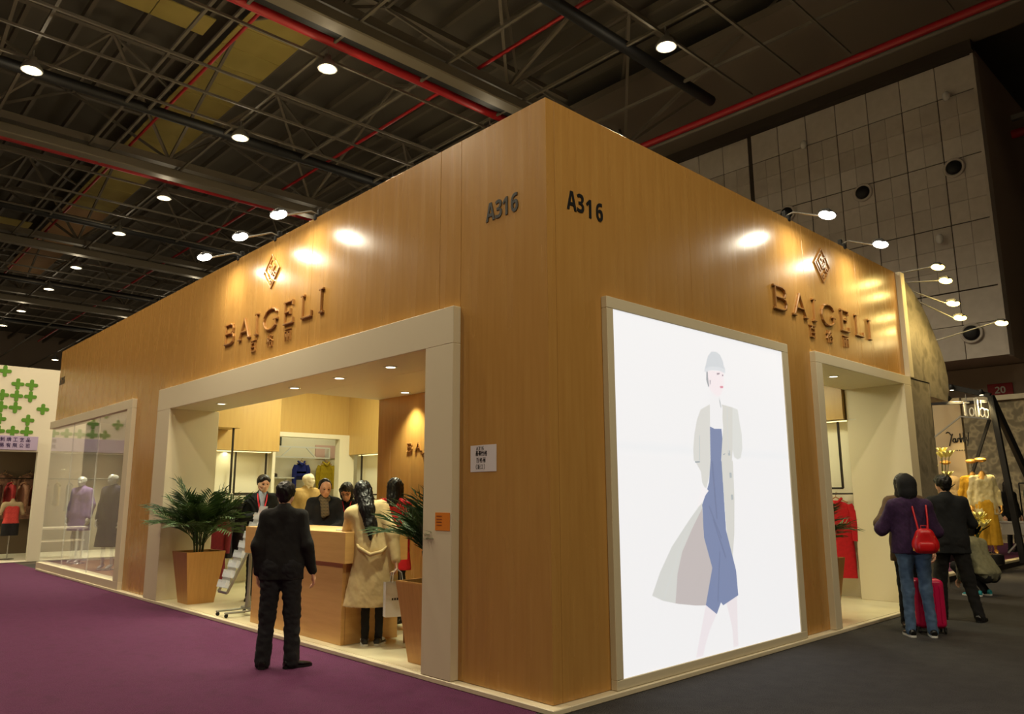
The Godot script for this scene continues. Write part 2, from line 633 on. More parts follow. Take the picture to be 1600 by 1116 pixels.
	tag(obj("roof_column", MB.new().bar(V(-0.35, 10.5, -22.5), V(1.3, 16.2, -17.5), 0.55, 0.5, 0.04), M.hall_dark), "dark slanting roof strut beside the tiled wall's top corner", "strut")
	tag(obj("light_track", MB.new().bar(V(-1.2, 12.9, -22.0), V(6, 12.9, -22.0), 0.16, 0.16), M.steel_grey), "pale metal rail at right edge beyond the tiled wall", "rail")
	tag(obj("wall_pipe", MB.new().tube([V(-1.2, 12.3, -21.8), V(6, 12.3, -21.8)], 0.14, 8), M.pipe_red), "short dark red pipe at the right edge below the pale rail", "pipe")
	# high-bay lamps: pairs of columns in every roof bay
	M["bay_glow"] = glow("bay_glow", Color(1.0, 0.92, 0.72), 9.0)
	var proto := thing("hall_lamp", "", "lamp", V(-11.54, 11.9, -4.3), 0.0, "high-bay lamps under the roof")
	obj("housing", MB.new().lathe([Vector2(0.24, -0.02), Vector2(0.26, 0.02), Vector2(0.17, 0.16), Vector2(0.09, 0.24), Vector2(0.09, 0.34), Vector2(0.0, 0.35)], 16), M.steel_grey, proto)
	obj("glowing_face", MB.new().lathe([Vector2(0.0, -0.02), Vector2(0.21, -0.02), Vector2(0.22, 0.0), Vector2(0.0, 0.0)], 16), M.bay_glow, proto)
	obj("hook", MB.new().tube([V(0, 0.33, 0), V(0, 0.53, 0)], 0.02, 6), M.steel_grey, proto)
	spot(V(0, -0.06, 0), V(0, -5, 0), HALL_LIGHT, HALL_COLOR, 80.0, 0.2, proto)
	var ceiling_fill := OmniLight3D.new()  # fill light added under every lamp to lift the dark ceiling
	ceiling_fill.name = "ceiling_fill_light"
	ceiling_fill.light_color = HALL_COLOR
	ceiling_fill.light_energy = 0.8
	ceiling_fill.light_size = 0.1
	ceiling_fill.omni_range = 60.0
	ceiling_fill.omni_attenuation = 2.0
	ceiling_fill.shadow_enabled = true
	ceiling_fill.position = V(0, -0.25, 0)
	proto.add_child(ceiling_fill, true)
	var rows := [[6.3, "of the nearest row"], [1.0, "of the second row"], [-4.3, "of the long row over the stand"], [-9.65, "of the row behind the stand"]]
	var first := true
	for r in rows:
		for i in 11:
			var x: float = -5.3 - 11.25 * float(i / 2) - (6.24 if i % 2 else 0.0)
			if r[0] == 6.3 and x < -12.0 or r[0] == 1.0 and (x < -17.0):
				continue
			if r[0] == -4.3 and x > -7.0:
				continue
			var label: String = "round high-bay lamp %s, %s from the right" % [r[1], ["first", "second", "third", "fourth", "fifth", "sixth", "seventh", "eighth", "ninth", "tenth", "last"][i]]
			if first:
				first = false
				proto.position = V(x, 11.9, r[0])
				proto.set_meta("label", label)
			else:
				copy_of(proto, "hall_lamp", label, V(x, 11.9, r[0]), 0.0, "high-bay lamps under the roof")
	for q in [[5.9, 1.0, "outside the picture to the right"], [5.9, 6.3, "outside the picture above the viewer"], [11.2, -2.0, "added out of view at the hall's right side"]]:  # the last is off the lamp grid, added to brighten the short side
		copy_of(proto, "hall_lamp", "glowing round high-bay lamp " + q[2], V(q[0], 11.9, q[1]), 0.0, "high-bay lamps under the roof")


func put_between(o: MeshInstance3D, a: Vector3, b: Vector3) -> void:
	var d := b - a
	var z := d.normalized()
	var up := Vector3.UP if absf(z.y) < 0.97 else Vector3.RIGHT
	var x := up.cross(z).normalized()
	o.transform = Transform3D(Basis(x, z.cross(x), d), (a + b) / 2.0)


# ---------------------------------------------------------------- strokes for letters and signs
const GLYPHS := {
	"bai": "5,95 95,95;50,95 40,72;18,72 82,72 82,3 18,3 18,72;18,38 82,38",
	"ge": "2,70 42,70;22,97 22,0;22,66 3,30;22,62 38,40;62,97 45,62;60,85 88,85 42,42;58,70 97,42;55,36 88,36 88,3 55,3 55,36",
	"li": "5,95 95,95;12,75 12,2;12,75 44,75 44,5;26,58 30,35;58,75 58,2;58,75 90,75 90,5;72,58 76,35",
	"zhe": "10,90 20,80;5,62 15,54;5,5 20,35;28,72 52,72;40,95 40,5 32,10;27,35 53,48;88,92 62,80;64,80 60,40 52,5;63,55 98,55;82,55 82,0",
	"jiang": "10,90 20,80;5,62 15,54;5,5 20,35;38,85 92,85;65,85 65,10;32,10 98,10",
	"gong": "12,88 88,88;50,88 50,10;5,10 95,10",
	"yi": "5,80 95,80;32,95 32,65;68,95 68,65;20,52 80,52 25,12 25,5 90,5 90,20",
	"pin": "28,95 72,95 72,58 28,58 28,95;8,42 44,42 44,4 8,4 8,42;56,42 92,42 92,4 56,4 56,42",
	"you": "5,82 95,82;45,98 8,40;35,60 35,0;35,60 80,60 80,3 70,6;35,42 80,42;35,24 80,24",
	"xian": "10,92 10,0;10,92 36,92 24,65 36,40 26,30;48,92 85,92 85,50 48,50;48,71 85,71;48,92 48,5 62,15;62,50 97,3;92,40 75,25",
	"gong2": "38,92 8,50;62,92 95,50;50,55 22,10 80,15;68,35 85,5",
	"si": "10,92 90,92 90,5 78,10;12,70 68,70;20,50 60,50 60,12 20,12 20,50",
	"yi2": "20,95 78,95 78,58 20,58 20,95;20,76 78,76;30,55 8,30;25,42 90,42 80,2 68,6;45,42 15,5;65,42 40,5",
	"xiu": "25,95 8,70 30,70 6,40 32,45;5,12 33,22;80,97 45,88;40,74 97,74;68,90 68,50;66,74 42,52;70,74 95,52;45,42 85,42 75,25 92,25 85,2;60,42 42,2",
	"ci": "3,82 55,82;30,97 30,0;10,62 50,62 50,42;10,62 10,42;28,42 5,10;32,42 55,15;68,85 68,30;90,97 90,3 78,8",
	"jia": "20,93 80,93;50,100 50,82;25,82 75,82;25,72 75,72 75,58 25,58 25,72;5,47 95,47;10,36 45,36 40,3;28,45 10,3;58,36 90,36 90,5 58,5 58,36",
	"shan": "10,85 90,85;20,70 80,70;5,52 95,52;50,95 50,40;30,98 40,88;70,98 60,88;10,38 90,38;25,25 75,25 75,3 25,3 25,25",
	"yi3": "18,95 18,0;5,70 10,50;30,75 33,60;65,95 45,62 92,66;80,80 95,58;50,42 90,42 90,5 50,5 50,42",
	"mao": "20,95 20,70 45,75;20,70 50,60;55,92 90,92 85,65 75,68;70,92 58,65;20,52 80,52 80,20;20,52 20,20;50,45 48,25 10,2;58,20 90,2",
	"paren_l": "70,100 45,75 45,25 70,0",
	"paren_r": "30,100 55,75 55,25 30,0",
	"logo": "50,100 12,62 38,36;12,62 4,54 50,6 66,22;50,100 68,82;74,78 96,54 70,28;50,84 30,64 50,44 70,64 62,72;38,64 50,52 60,62;42,74 50,66;60,50 78,34;62,38 72,50 82,44;50,30 44,24 50,18 56,24 50,30;30,46 22,54",
	"B": "0,0 0,100;0,100 60,100 84,92 90,76 84,60 60,53 0,53;60,53 88,46 96,28 88,8 60,0 0,0;-10,0 0,0;-10,100 0,100",
	"A": "6,0 50,100 94,0;22,36 78,36;-6,0 18,0;82,0 106,0",
	"I": "0,0 0,100;-14,0 14,0;-14,100 14,100",
	"G": "112,78 100,92 76,100 50,99 24,88 6,66 2,44 10,22 28,6 54,0 84,4 108,16 108,44;92,44 122,44",
	"E": "0,0 0,100;-10,100 76,100 76,84;0,53 52,53;52,62 52,44;-10,0 80,0 80,18",
	"L": "0,0 0,100;-12,100 12,100;-10,0 80,0 80,18",
}


func strokes(key: String, size: Vector2, th: float, z0: float, z1: float, at := Vector2.ZERO, mb: MB = null, chamfer := false) -> MB:
	# every stroke is a bar with mitred ends, drawn out from z0 to z1
	var b := mb if mb else MB.new()
	for part in GLYPHS[key].split(";"):
		var p := points(part, 0.01)
		for k in p.size() - 1:
			var a := p[k] * size + at
			var c := p[k + 1] * size + at
			var d := (c - a).normalized()
			var s := Vector2(-d.y, d.x) * th / 2.0
			a -= d * th * 0.45
			c += d * th * 0.45
			if chamfer:
				var z2 := lerpf(z0, z1, 0.7)
				b.prism(PackedVector2Array([a - s, c - s, c + s, a + s]), z0, z2)
				var e := s * 0.55
				var f := d * th * 0.2
				var lo := [a - s, c - s, c + s, a + s]
				var hi := [a - e + f, c - e - f, c + e - f, a + e + f]
				for j in 4:
					var j2 := (j + 1) % 4
					b.quad(V(lo[j].x, lo[j].y, z2), V(lo[j2].x, lo[j2].y, z2), V(hi[j2].x, hi[j2].y, z1), V(hi[j].x, hi[j].y, z1))
				b.quad(V(hi[0].x, hi[0].y, z1), V(hi[1].x, hi[1].y, z1), V(hi[2].x, hi[2].y, z1), V(hi[3].x, hi[3].y, z1))
			else:
				b.prism(PackedVector2Array([a - s, c - s, c + s, a + s]), z0, z1)
	return b


func text_mesh(s: String, height: float, depth: float, bold := true, font := "Droid Sans") -> TextMesh:
	var t := TextMesh.new()
	var f := SystemFont.new()
	f.font_names = PackedStringArray([font])
	f.font_weight = 700 if bold else 400
	t.font = f
	t.font_size = 64
	t.pixel_size = height / 47.0
	t.depth = depth
	t.text = s
	return t


func brand_sign(called: String, label: String, at: Vector3, turn: float, k: float, m: Material, depth := 0.028) -> Node3D:
	# emblem, BAIGELI and three characters; the origin is the middle of the baseline
	var t := thing(called, label, "lettering", at, turn, "raised brand lettering")
	var lefts := [0.0, 0.43, 0.955, 1.15, 1.73, 2.17, 2.60]
	var keys := ["B", "A", "I", "G", "E", "L", "I"]
	var widths := [0.27, 0.32, 0.27, 0.31, 0.25, 0.26, 0.27]
	for i in 7:
		obj("letter", strokes(keys[i], Vector2(widths[i], 0.265) * k, 0.023 * k, 0.0, depth * k, Vector2((lefts[i] - 1.31) * k, 0.0), null, true), m, t)
	var cx := [-0.43, 0.03, 0.50]
	var ck := ["bai", "ge", "li"]
	for i in 3:
		obj("character", strokes(ck[i], Vector2(0.17, 0.15) * k, 0.011 * k, 0.0, depth * 0.7 * k, Vector2((cx[i] - 0.085) * k, -0.215 * k), null, true), m, t)
	obj("emblem", strokes("logo", Vector2(0.46, 0.47) * k, 0.015 * k, 0.0, depth * 0.7 * k, Vector2(-0.25 * k, 0.515 * k), null, true), m, t)
	return t


func build_stand() -> void:
	var wood: Material = M.wood_veneer
	var H := 4.77
	# long front: veneer sheets with open joints
	var w := setting("wall_front")
	var j := 0.0015
	for r in [[-1.08, 0.0, 0.0, H], [-1.386, -1.08, 3.1, H], [-3.826, -1.386, 3.1, H], [-6.266, -3.826, 3.1, H], [-8.44, -6.266, 3.1, H], [-9.72, -8.44, 0.0, H], [-12.3, -9.72, 3.1, H], [-15.2, -12.3, 3.1, H]]:
		obj("veneer_sheet", MB.new().span(V(r[0] + j, r[2] + 0.045, -0.1), V(r[1] - j, r[3], 0.0), 0.002), wood, w)
	obj("backing", MB.new().span(V(-15.2, 3.2, -0.14), V(-0.1, H - 0.01, -0.102)), M.cream_white, w)
	obj("backing", MB.new().span(V(-9.72, 0.05, -0.14), V(-8.44, 3.2, -0.102)), M.cream_white, w)
	obj("backing", MB.new().span(V(-1.08, 0.05, -0.14), V(-0.1, 3.2, -0.102)), M.cream_white, w)
	w = setting("wall_side")
	for r in [[-2.03, -0.1, 0.0, H], [-4.47, -2.03, 0.0, H], [-6.0, -4.47, 3.15, H], [-7.47, -6.0, 3.15, H]]:
		obj("veneer_sheet", MB.new().span(V(-0.1, r[2] + 0.045, r[0] + j), V(0.0, r[3], r[1] - j), 0.002), wood, w)
	obj("backing", MB.new().span(V(-0.14, 0.05, -4.47), V(-0.102, H - 0.01, -0.14)), M.cream_white, w)
	w = setting("wall_end")
	obj("wall_panel", MB.new().span(V(-15.2, 0.0, -7.5), V(-15.1, H, -0.9)), M.cream_white, w)
	w = setting("wall_rear")
	obj("wall_panel", MB.new().span(V(-15.2, 0.0, -7.62), V(-0.02, H, -7.5)), M.cream_white, w)
	# raised floor with a pale edge
	w = setting("floor")
	obj("platform", MB.new().span(V(-15.2, 0.0, -7.5), V(-0.1, 0.045, -0.1)), M.floor_vinyl, w)
	obj("edge_strip", MB.new().span(V(-15.2, 0.0, -0.1), V(0.085, 0.042, 0.085), 0.006), M.cream_paint, w)
	obj("edge_strip", MB.new().span(V(-0.1, 0.0, -7.6), V(0.085, 0.042, -0.1), 0.006), M.cream_paint, w)
	obj("threshold", MB.new().span(V(-7.9, 0.042, -0.1), V(-1.48, 0.0455, 0.03)), M.floor_vinyl, w)
	obj("threshold", MB.new().span(V(-0.1, 0.042, -7.2), V(0.03, 0.0455, -4.6)), M.floor_vinyl, w)
	w = setting("trim_1")
	obj("end_post", MB.new().span(V(-0.12, 3.19, -7.62), V(0.07, H, -7.47), 0.004), M.cream_paint, w)
	# the wide doorway in the long front
	var d := setting("door_1", "wide cream portal in the stand's long front with a palm at either side", "doorway")
	obj("jamb", MB.new().span(V(-8.44, 0.045, -0.68), V(-7.90, 2.85, 0.08), 0.004), M.cream_paint, d)
	obj("jamb", MB.new().span(V(-1.48, 0.045, -0.40), V(-1.08, 2.85, 0.08), 0.004), M.cream_paint, d)
	obj("head", MB.new().span(V(-8.44, 2.85, -0.62), V(-1.08, 3.185, 0.08), 0.004), M.cream_paint, d)
	# the doorway in the short side
	d = setting("door_2", "narrower cream doorway in the stand's short side with red coats inside", "doorway")
	obj("jamb", MB.new().span(V(-0.5, 0.045, -4.62), V(0.07, 3.06, -4.46), 0.004), M.cream_paint, d)
	obj("jamb", MB.new().span(V(-0.78, 0.045, -7.47), V(0.07, 3.06, -7.19), 0.004), M.cream_paint, d)
	obj("head", MB.new().span(V(-0.78, 3.06, -7.47), V(0.07, 3.19, -4.46), 0.004), M.cream_paint, d)
	# show window at the far left
	var win := setting("window_1", "tall glazed show window at the stand's left end with two dressed mannequins", "window")
	obj("frame_head", MB.new().span(V(-15.3, 3.02, -0.14), V(-9.72, 3.18, 0.07), 0.004), M.cream_paint, win)
	obj("frame_post", MB.new().span(V(-9.98, 0.17, -0.14), V(-9.72, 3.02, 0.07), 0.004), M.cream_paint, win)
	obj("frame_sill", MB.new().span(V(-15.3, 0.0, -0.14), V(-9.72, 0.17, 0.07), 0.004), M.cream_paint, win)
	for k in 3:
		obj("pane", MB.new().span(V(-9.98 - 1.755 * k - 0.003, 0.17, 0.01), V(-9.98 - 1.755 * (k + 1) + 0.003, 3.02, 0.02)), M.pane_glass, win)
	obj("pane", MB.new().span(V(-15.26, 0.17, -0.9), V(-15.25, 3.02, 0.02)), M.pane_glass, win)
	for k in 2:
		obj("glass_joint", MB.new().span(V(-11.735 - 1.755 * k - 0.006, 0.17, 0.005), V(-11.735 - 1.755 * k + 0.006, 3.02, 0.025)), M.acrylic, win)
	# light box
	var lb := thing("light_box", "large glowing light box poster of a walking model in pale coat and blue dress", "light box", V(0.0, 0.0, 0.0))
	var z0 := -0.645
	var z1 := -3.795
	for r in [[3.08, 3.18, z1, z0], [0.045, 0.12, z1, z0], [0.12, 3.08, z0 - 0.085, z0], [0.12, 3.08, z1, z1 + 0.13]]:
		obj("frame", MB.new().span(V(0.001, r[0], r[2]), V(0.062, r[1], r[3]), 0.004), M.cream_paint, lb)
	var pm := StandardMaterial3D.new()
	pm.resource_name = "poster_print"
	pm.albedo_color = Color(0.6, 0.6, 0.6)
	pm.roughness = 0.35
	pm.emission_enabled = true
	pm.emission_texture = poster_image()
	pm.emission = Color.WHITE
	pm.emission_operator = BaseMaterial3D.EMISSION_OP_MULTIPLY
	pm.emission_energy_multiplier = 0.92
	var ps := MB.new()
	ps.quad(V(0.05, 0.12, z0 - 0.085), V(0.05, 0.12, z1 + 0.13), V(0.05, 3.08, z1 + 0.13), V(0.05, 3.08, z0 - 0.085))
	obj("housing", MB.new().span(V(0.002, 0.12, z1 + 0.13), V(0.047, 3.08, z0 - 0.085)), M.white_plastic, lb)
	obj("lit_screen", ps, pm, lb)
	area(V(0.075, 1.6, -2.2), V(5, 1.6, -2.2), Vector2(2.9, 2.9), 0.6, Color(0.97, 0.98, 1.0), lb)
	# brand lettering and stand numbers
	brand_sign("brand_lettering", "raised bronze BAIGELI lettering with diamond emblem on the stand's long front", V(-4.835, 3.585, 0.0), 0.0, 1.0, M.letter_bronze)
	brand_sign("brand_lettering", "raised bronze BAIGELI lettering with diamond emblem over the side doorway", V(0.0, 3.59, -4.99), PI / 2, 1.0, M.letter_bronze)
	var nl := thing("stand_number", "black A316 stand number on the long front near the corner", "number", V(-0.523, 3.955, 0.0), 0.0, "stand numbers")
	var nr := thing("stand_number", "black A316 stand number on the short side near the corner, loosely spaced", "number", V(0.0, 3.94, -0.464), PI / 2, "stand numbers")
	var dx := [-0.153, -0.048, 0.044, 0.148]
	var ex := [-0.165, -0.055, 0.058, 0.187]
	for i in 4:
		var tm := text_mesh("A316"[i], 0.166, 0.006)
		var o := obj("digit", tm, M.black_vinyl, nl)
		o.position = V(dx[i], 0.0, 0.003)
		o.scale = V(0.78, 1.0, 1.0)
		o = obj("digit", tm, M.black_vinyl, nr)
		o.position = V(ex[i], [0.0, 0.005, -0.012, -0.01][i], 0.003)
		o.scale = V(0.80, 1.0, 1.0)
	nl = copy_of(nl, "stand_number", "black A316 stand number at the long front's far left end", V(-14.93, 4.07, 0.0), 0.0, "stand numbers")
	# small notices
	var nt := thing("paper_notice", "white paper notice with the stand number taped beside the wide doorway", "notice", V(-0.765, 1.833, 0.001))
	obj("sheet", MB.new().box(V(0, 0, 0.001), V(0.325, 0.22, 0.002)), M.paper_white, nt)
	var pr := MB.new()
	for q in [["jia", -0.098, 0.022], ["shan", -0.061, 0.022], ["yi3", -0.024, 0.022], ["ge", 0.013, 0.022], ["bai", -0.087, -0.034], ["ge", -0.046, -0.034], ["li", -0.005, -0.034], ["paren_l", -0.105, -0.088], ["zhe", -0.075, -0.088], ["jiang", -0.036, -0.088], ["paren_r", 0.0, -0.088]]:
		strokes(q[0], Vector2(0.034, 0.04), 0.0045 if q[2] > 0 else 0.0035, 0.002, 0.003, Vector2(q[1], q[2]), pr)
	obj("print", pr, M.black_vinyl, nt)
	var hd := obj("heading", text_mesh("A316", 0.032, 0.001, false), M.black_vinyl, nt)
	hd.position = V(-0.04, 0.083, 0.003)
	nt = thing("orange_label", "small orange notice stuck on the wide doorway's right jamb", "notice", V(-1.20, 1.312, 0.081))
	obj("card", MB.new().box(V(0, 0, 0.001), V(0.20, 0.15, 0.002)), mat("label_orange", Color(0.86, 0.50, 0.10), 0.6), nt)
	var ln := MB.new()
	for k in 4:
		ln.box(V(-0.045, 0.045 - 0.025 * k, 0.0025), V(0.075, 0.007, 0.001))
	obj("print", ln, mat("label_ink", Color(0.45, 0.2, 0.05), 0.7), nt)
	# arm spotlights on the roof edge
	M["flood_glow"] = glow("flood_glow", Color(1.0, 0.98, 0.92), 14.0)
	for q in [[-3.79, 0.0, "right lamp of the three above the long front's lettering"], [-4.81, 0.0, "middle lamp of the three above the long front's lettering"], [-5.92, 0.0, "left lamp of the three above the long front's lettering"], [-4.18, 1.0, "left lamp of the two above the side doorway's lettering"], [-5.72, 1.0, "right lamp of the two above the side doorway's lettering"]]:
		var side: bool = q[1] > 0.5
		arm_lamp("arm_floodlight", "white arm floodlight, " + q[2], V(0.0 if side else q[0], H, q[0] if side else 0.0), PI / 2 if side else 0.0, V(0, -0.10, 0.46), M.flood_glow, Color(1.0, 0.96, 0.86), 1.5, "arm floodlights on the stand's roof edge", 0.12)


func arm_lamp(called: String, label: String, at: Vector3, turn: float, head: Vector3, m: Material, color: Color, energy: float, group: String, tilt: float) -> Node3D:
	var t := thing(called, label, "lamp", at, turn, group)
	obj("clamp", MB.new().box(V(0, 0.01, -0.05), V(0.06, 0.07, 0.13), 0.008).box(V(0, 0.07, -0.05), V(0.05, 0.09, 0.05), 0.006), M.black_matte, t)
	obj("arm", MB.new().tube([V(0, 0.05, -0.03), V(0, 0.07, 0.06), head + V(0, 0.045, -0.10), head + V(0, 0.05, -0.02)], 0.011, 8), M.steel_grey, t)
	var b := Basis(Vector3.RIGHT, tilt)
	var h := MB.new()
	h.xf = Transform3D(b, head)
	h.box(V(0, 0.045, 0), V(0.20, 0.04, 0.14), 0.012).box(V(0, 0.072, 0), V(0.14, 0.02, 0.09), 0.006)
	obj("housing", h, M.lamp_grey, t)
	var g := MB.new()
	g.xf = h.xf
	g.ball(V(0, 0.022, 0), V(0.125, 0.042, 0.085), 16, 8)
	obj("glowing_face", g, m, t)
	var down := b * Vector3.DOWN
	area(head + down * 0.035, head + down, Vector2(0.18, 0.12), energy, color, t)
	return t


const POSTER := [
	["ebe3e8", "409,853 467,883 427,924 399,962 381,995 344,995 359,962 384,908"],
	["eae2e6", "523,853 590,840 586,904 582,964 582,992 554,993 552,938 540,899"],
	["d0d2cf", "417,546 337,603 246,673 183,741 141,802 190,820 270,837 355,849 409,854 460,744 414,632"],
	["bdb5b6", "415,566 355,625 296,692 268,752 252,833 355,849 409,854 460,744 418,643"],
	["d6d6d2", "489,237 433,258 409,293 391,339 381,384 381,421 387,421 418,454 422,488 441,510 471,453 478,418 475,416 483,314"],
	["d3d3ce", "561,232 628,237 623,341 605,415 611,415 608,534 595,650 575,729 550,648 543,510 541,417 546,378 562,310"],
	["d9dbd8", "628,237 661,242 669,287 678,324 676,373 662,404 642,410 620,402 613,375"],
	["c2c8c8", "417,341 422,341 416,420 411,420"],
	["eeeef0", "497,186 548,199 552,222 566,242 556,310 485,309 488,248"],
	["6a7dA8", "483,309 509,315 551,313 554,344 546,381 539,417 541,417 543,510 546,637 567,694 593,764 598,841 506,863 494,853 467,885 409,853 455,747 417,654 416,555 440,521 461,487 476,418"],
	["f4f0f2", "416,499 442,504 456,513 440,524 409,555 390,560 397,541 412,521"],
	["8a98a2", "387,423 415,422 415,425 389,427"],
	["8a98a2", "553,396 566,392 567,394 556,398"],
	["b9bfc2", "547,209 554,224 558,242 553,243 547,223"],
	["f3e8ec", "486,126 582,119 582,147 577,172 570,186 555,202 529,207 496,190 486,174 480,147"],
	["9aa0a8", "478,131 486,130 487,157 491,178 485,181 475,158"],
	["b8b4bc", "494,156 503,157 500,169 494,173"],
	["ced4da", "465,132 476,110 492,78 515,60 544,57 568,65 583,84 587,101 595,109 591,125 582,121 538,119 493,125"],
	["d8dde3", "469,123 504,111 551,107 595,110 592,125 557,119 506,123 473,134"],
	["a598a4", "540,129 559,126 558,132 542,135"],
	["a598a4", "572,131 582,130 580,136 573,136"],
	["d98ba0", "554,173 567,169 577,170 575,176 560,178"],
]


func points(s: String, k := 1.0) -> PackedVector2Array:
	var out := PackedVector2Array()
	for w in s.split(" ", false):
		var q := w.split(",")
		out.append(Vector2(float(q[0]), float(q[1])) * k)
	return out


func fill(im: Image, poly: PackedVector2Array, c: Color) -> void:
	var lo := 1e9
	var hi := -1e9
	for p in poly:
		lo = minf(lo, p.y)
		hi = maxf(hi, p.y)
	for y in range(maxi(int(lo), 0), mini(int(hi) + 1, im.get_height())):
		var xs := []
		for k in poly.size():
			var a := poly[k]
			var b := poly[(k + 1) % poly.size()]
			var yy := y + 0.5
			if (a.y <= yy) != (b.y <= yy):
				xs.append(a.x + (b.x - a.x) * (yy - a.y) / (b.y - a.y))
		xs.sort()
		for k in range(0, xs.size() - 1, 2):
			im.fill_rect(Rect2i(int(round(xs[k])), y, maxi(int(round(xs[k + 1])) - int(round(xs[k])), 1), 1), c)


func rounded(poly: PackedVector2Array) -> PackedVector2Array:
	# one pass of corner cutting
	var out := PackedVector2Array()
	for k in poly.size():
		var a := poly[k]
		var b := poly[(k + 1) % poly.size()]
		out.append(a.lerp(b, 0.25))
		out.append(a.lerp(b, 0.75))
	return out


func poster_image() -> ImageTexture:
	# the print on the light box: a model in a pale coat and a blue dress, walking
	var s := 1.4
	var im := Image.create(1400, 1400, false, Image.FORMAT_RGB8)
	im.fill(Color("f0f0f2"))
	for k in 60:
		# the pale beach and sea line printed behind her
		im.fill_rect(Rect2i(0, 520 + k, 1400, 1), Color("eceef1").lerp(Color("f2f2f4"), absf(k - 24) / 36.0))
	for q in POSTER:
		var poly := points(q[1], s)
		fill(im, poly, Color(q[0]))
	for p in [Vector2(590, 390), Vector2(592, 462), Vector2(594, 533)]:
		fill(im, PackedVector2Array([(p + Vector2(-7, -8)) * s, (p + Vector2(6, -8)) * s, (p + Vector2(7, 8)) * s, (p + Vector2(-6, 9)) * s]), Color("a9b2b6"))
	# folds of the dress and the coat
	for q in ["480,420 490,420 500,600 492,600", "450,560 456,558 520,660 514,662", "470,600 476,598 540,720 532,722", "500,700 506,700 480,850 474,850"]:
		fill(im, points(q, s), Color("5e719c"))
	for q in ["590,240 596,240 590,390 584,390", "340,600 345,600 200,815 192,815"]:
		fill(im, points(q, s), Color("d0d3d1"))
	im.resize(1000, 1000, Image.INTERPOLATE_LANCZOS)
	return ImageTexture.create_from_image(im)


# ---------------------------------------------------------------- garments on hangers
func garment(called: String, label: String, m: Material, at: Vector3, turn: float, length := 0.95, width := 0.42, group := "") -> Node3D:
	# a coat on its hanger: the origin is the hook, the shoulders run along local x
	var t := thing(called, label, "coat", at, turn, group)
	garment_parts(t, m, length, width)
	return t


func garment_parts(t: Node3D, m: Material, length: float, width: float) -> void:
	var g := MB.new()
	var rings := []
	var hs := width / 2.0
	for q in [[0.10, 0.16, 0.07], [0.125, 0.55, 0.085], [0.18, 0.96, 0.10], [0.30, 0.98, 0.11], [0.48, 0.92, 0.10], [length * 0.75, 1.0, 0.115], [length, 1.06, 0.12]]:
		var ring := []
		for s in 20:
			var a := -TAU * s / 20
			var wob := 1.0 + 0.10 * sin(a * 5.0 + q[0] * 4.0) * clampf(q[0] - 0.2, 0.0, 1.0)
			ring.append(V(cos(a) * hs * q[1] * wob, -q[0], sin(a) * q[2] * 0.6 * wob))
		rings.append(ring)
	rings.reverse()
	g.rings_of(rings)
	obj("body", g, m, t)
	for s in [-1.0, 1.0]:
		obj("sleeve", MB.new().tube([V(s * hs * 0.82, -0.16, 0), V(s * hs * 1.02, -0.26, 0.01), V(s * hs * 1.10, -0.45, 0.015), V(s * hs * 1.06, -0.68, 0.025)], [0.05, 0.06, 0.052, 0.043], 10), m, t)
	obj("collar", MB.new().tube([V(-0.075, -0.07, -0.02), V(-0.05, -0.10, 0.06), V(0.0, -0.16, 0.085), V(0.05, -0.10, 0.06), V(0.075, -0.07, -0.02)], 0.02, 6), m, t)
	obj("hanger", MB.new().tube([V(-hs * 0.75, -0.13, 0), V(0, -0.05, 0), V(hs * 0.75, -0.13, 0)], 0.010, 6).tube([V(0, -0.05, 0), V(0, -0.02, 0), V(0.025, 0.0, 0), V(0.02, 0.025, 0), V(0, 0.02, 0)], 0.004, 5), M.hanger_wood, t)


func hang_frame(called: String, label: String, a: Vector3, b: Vector3) -> void:
	# a dark rectangle of square tube hung below a fascia, in the plane of a and b
	var t := thing(called, label, "clothes rail", Vector3.ZERO, 0.0, "dark square-tube garment rails")
	var lo := minf(a.y, b.y)
	var hi := maxf(a.y, b.y)
	var p := V(a.x, 0, a.z)
	var q := V(b.x, 0, b.z)
	obj("post", MB.new().bar(p + V(0, lo, 0), p + V(0, hi, 0), 0.028, 0.028), M.frame_bronze, t)
	obj("post", MB.new().bar(q + V(0, lo, 0), q + V(0, hi, 0), 0.028, 0.028), M.frame_bronze, t)
	obj("rail", MB.new().bar(p + V(0, lo, 0), q + V(0, lo, 0), 0.028, 0.028), M.frame_bronze, t)


func downlight(label: String, at: Vector3, energy: float) -> void:
	var t := thing("downlight", label, "lamp", at, 0.0, "recessed downlights of the stand")
	obj("trim_ring", MB.new().lathe([Vector2(0.05, -0.004), Vector2(0.07, -0.008), Vector2(0.075, 0.0), Vector2(0.05, 0.0)], 16), M.white_plastic, t)
	obj("glowing_face", MB.new().lathe([Vector2(0.0, -0.005), Vector2(0.052, -0.004), Vector2(0.052, 0.0), Vector2(0.0, 0.0)], 16), M.down_glow, t)
	spot(V(0, -0.02, 0), V(0, -1, 0), energy, WARM, 48.0, 0.05, t, 0.8)


const WARM := Color(1.0, 0.99, 0.83)


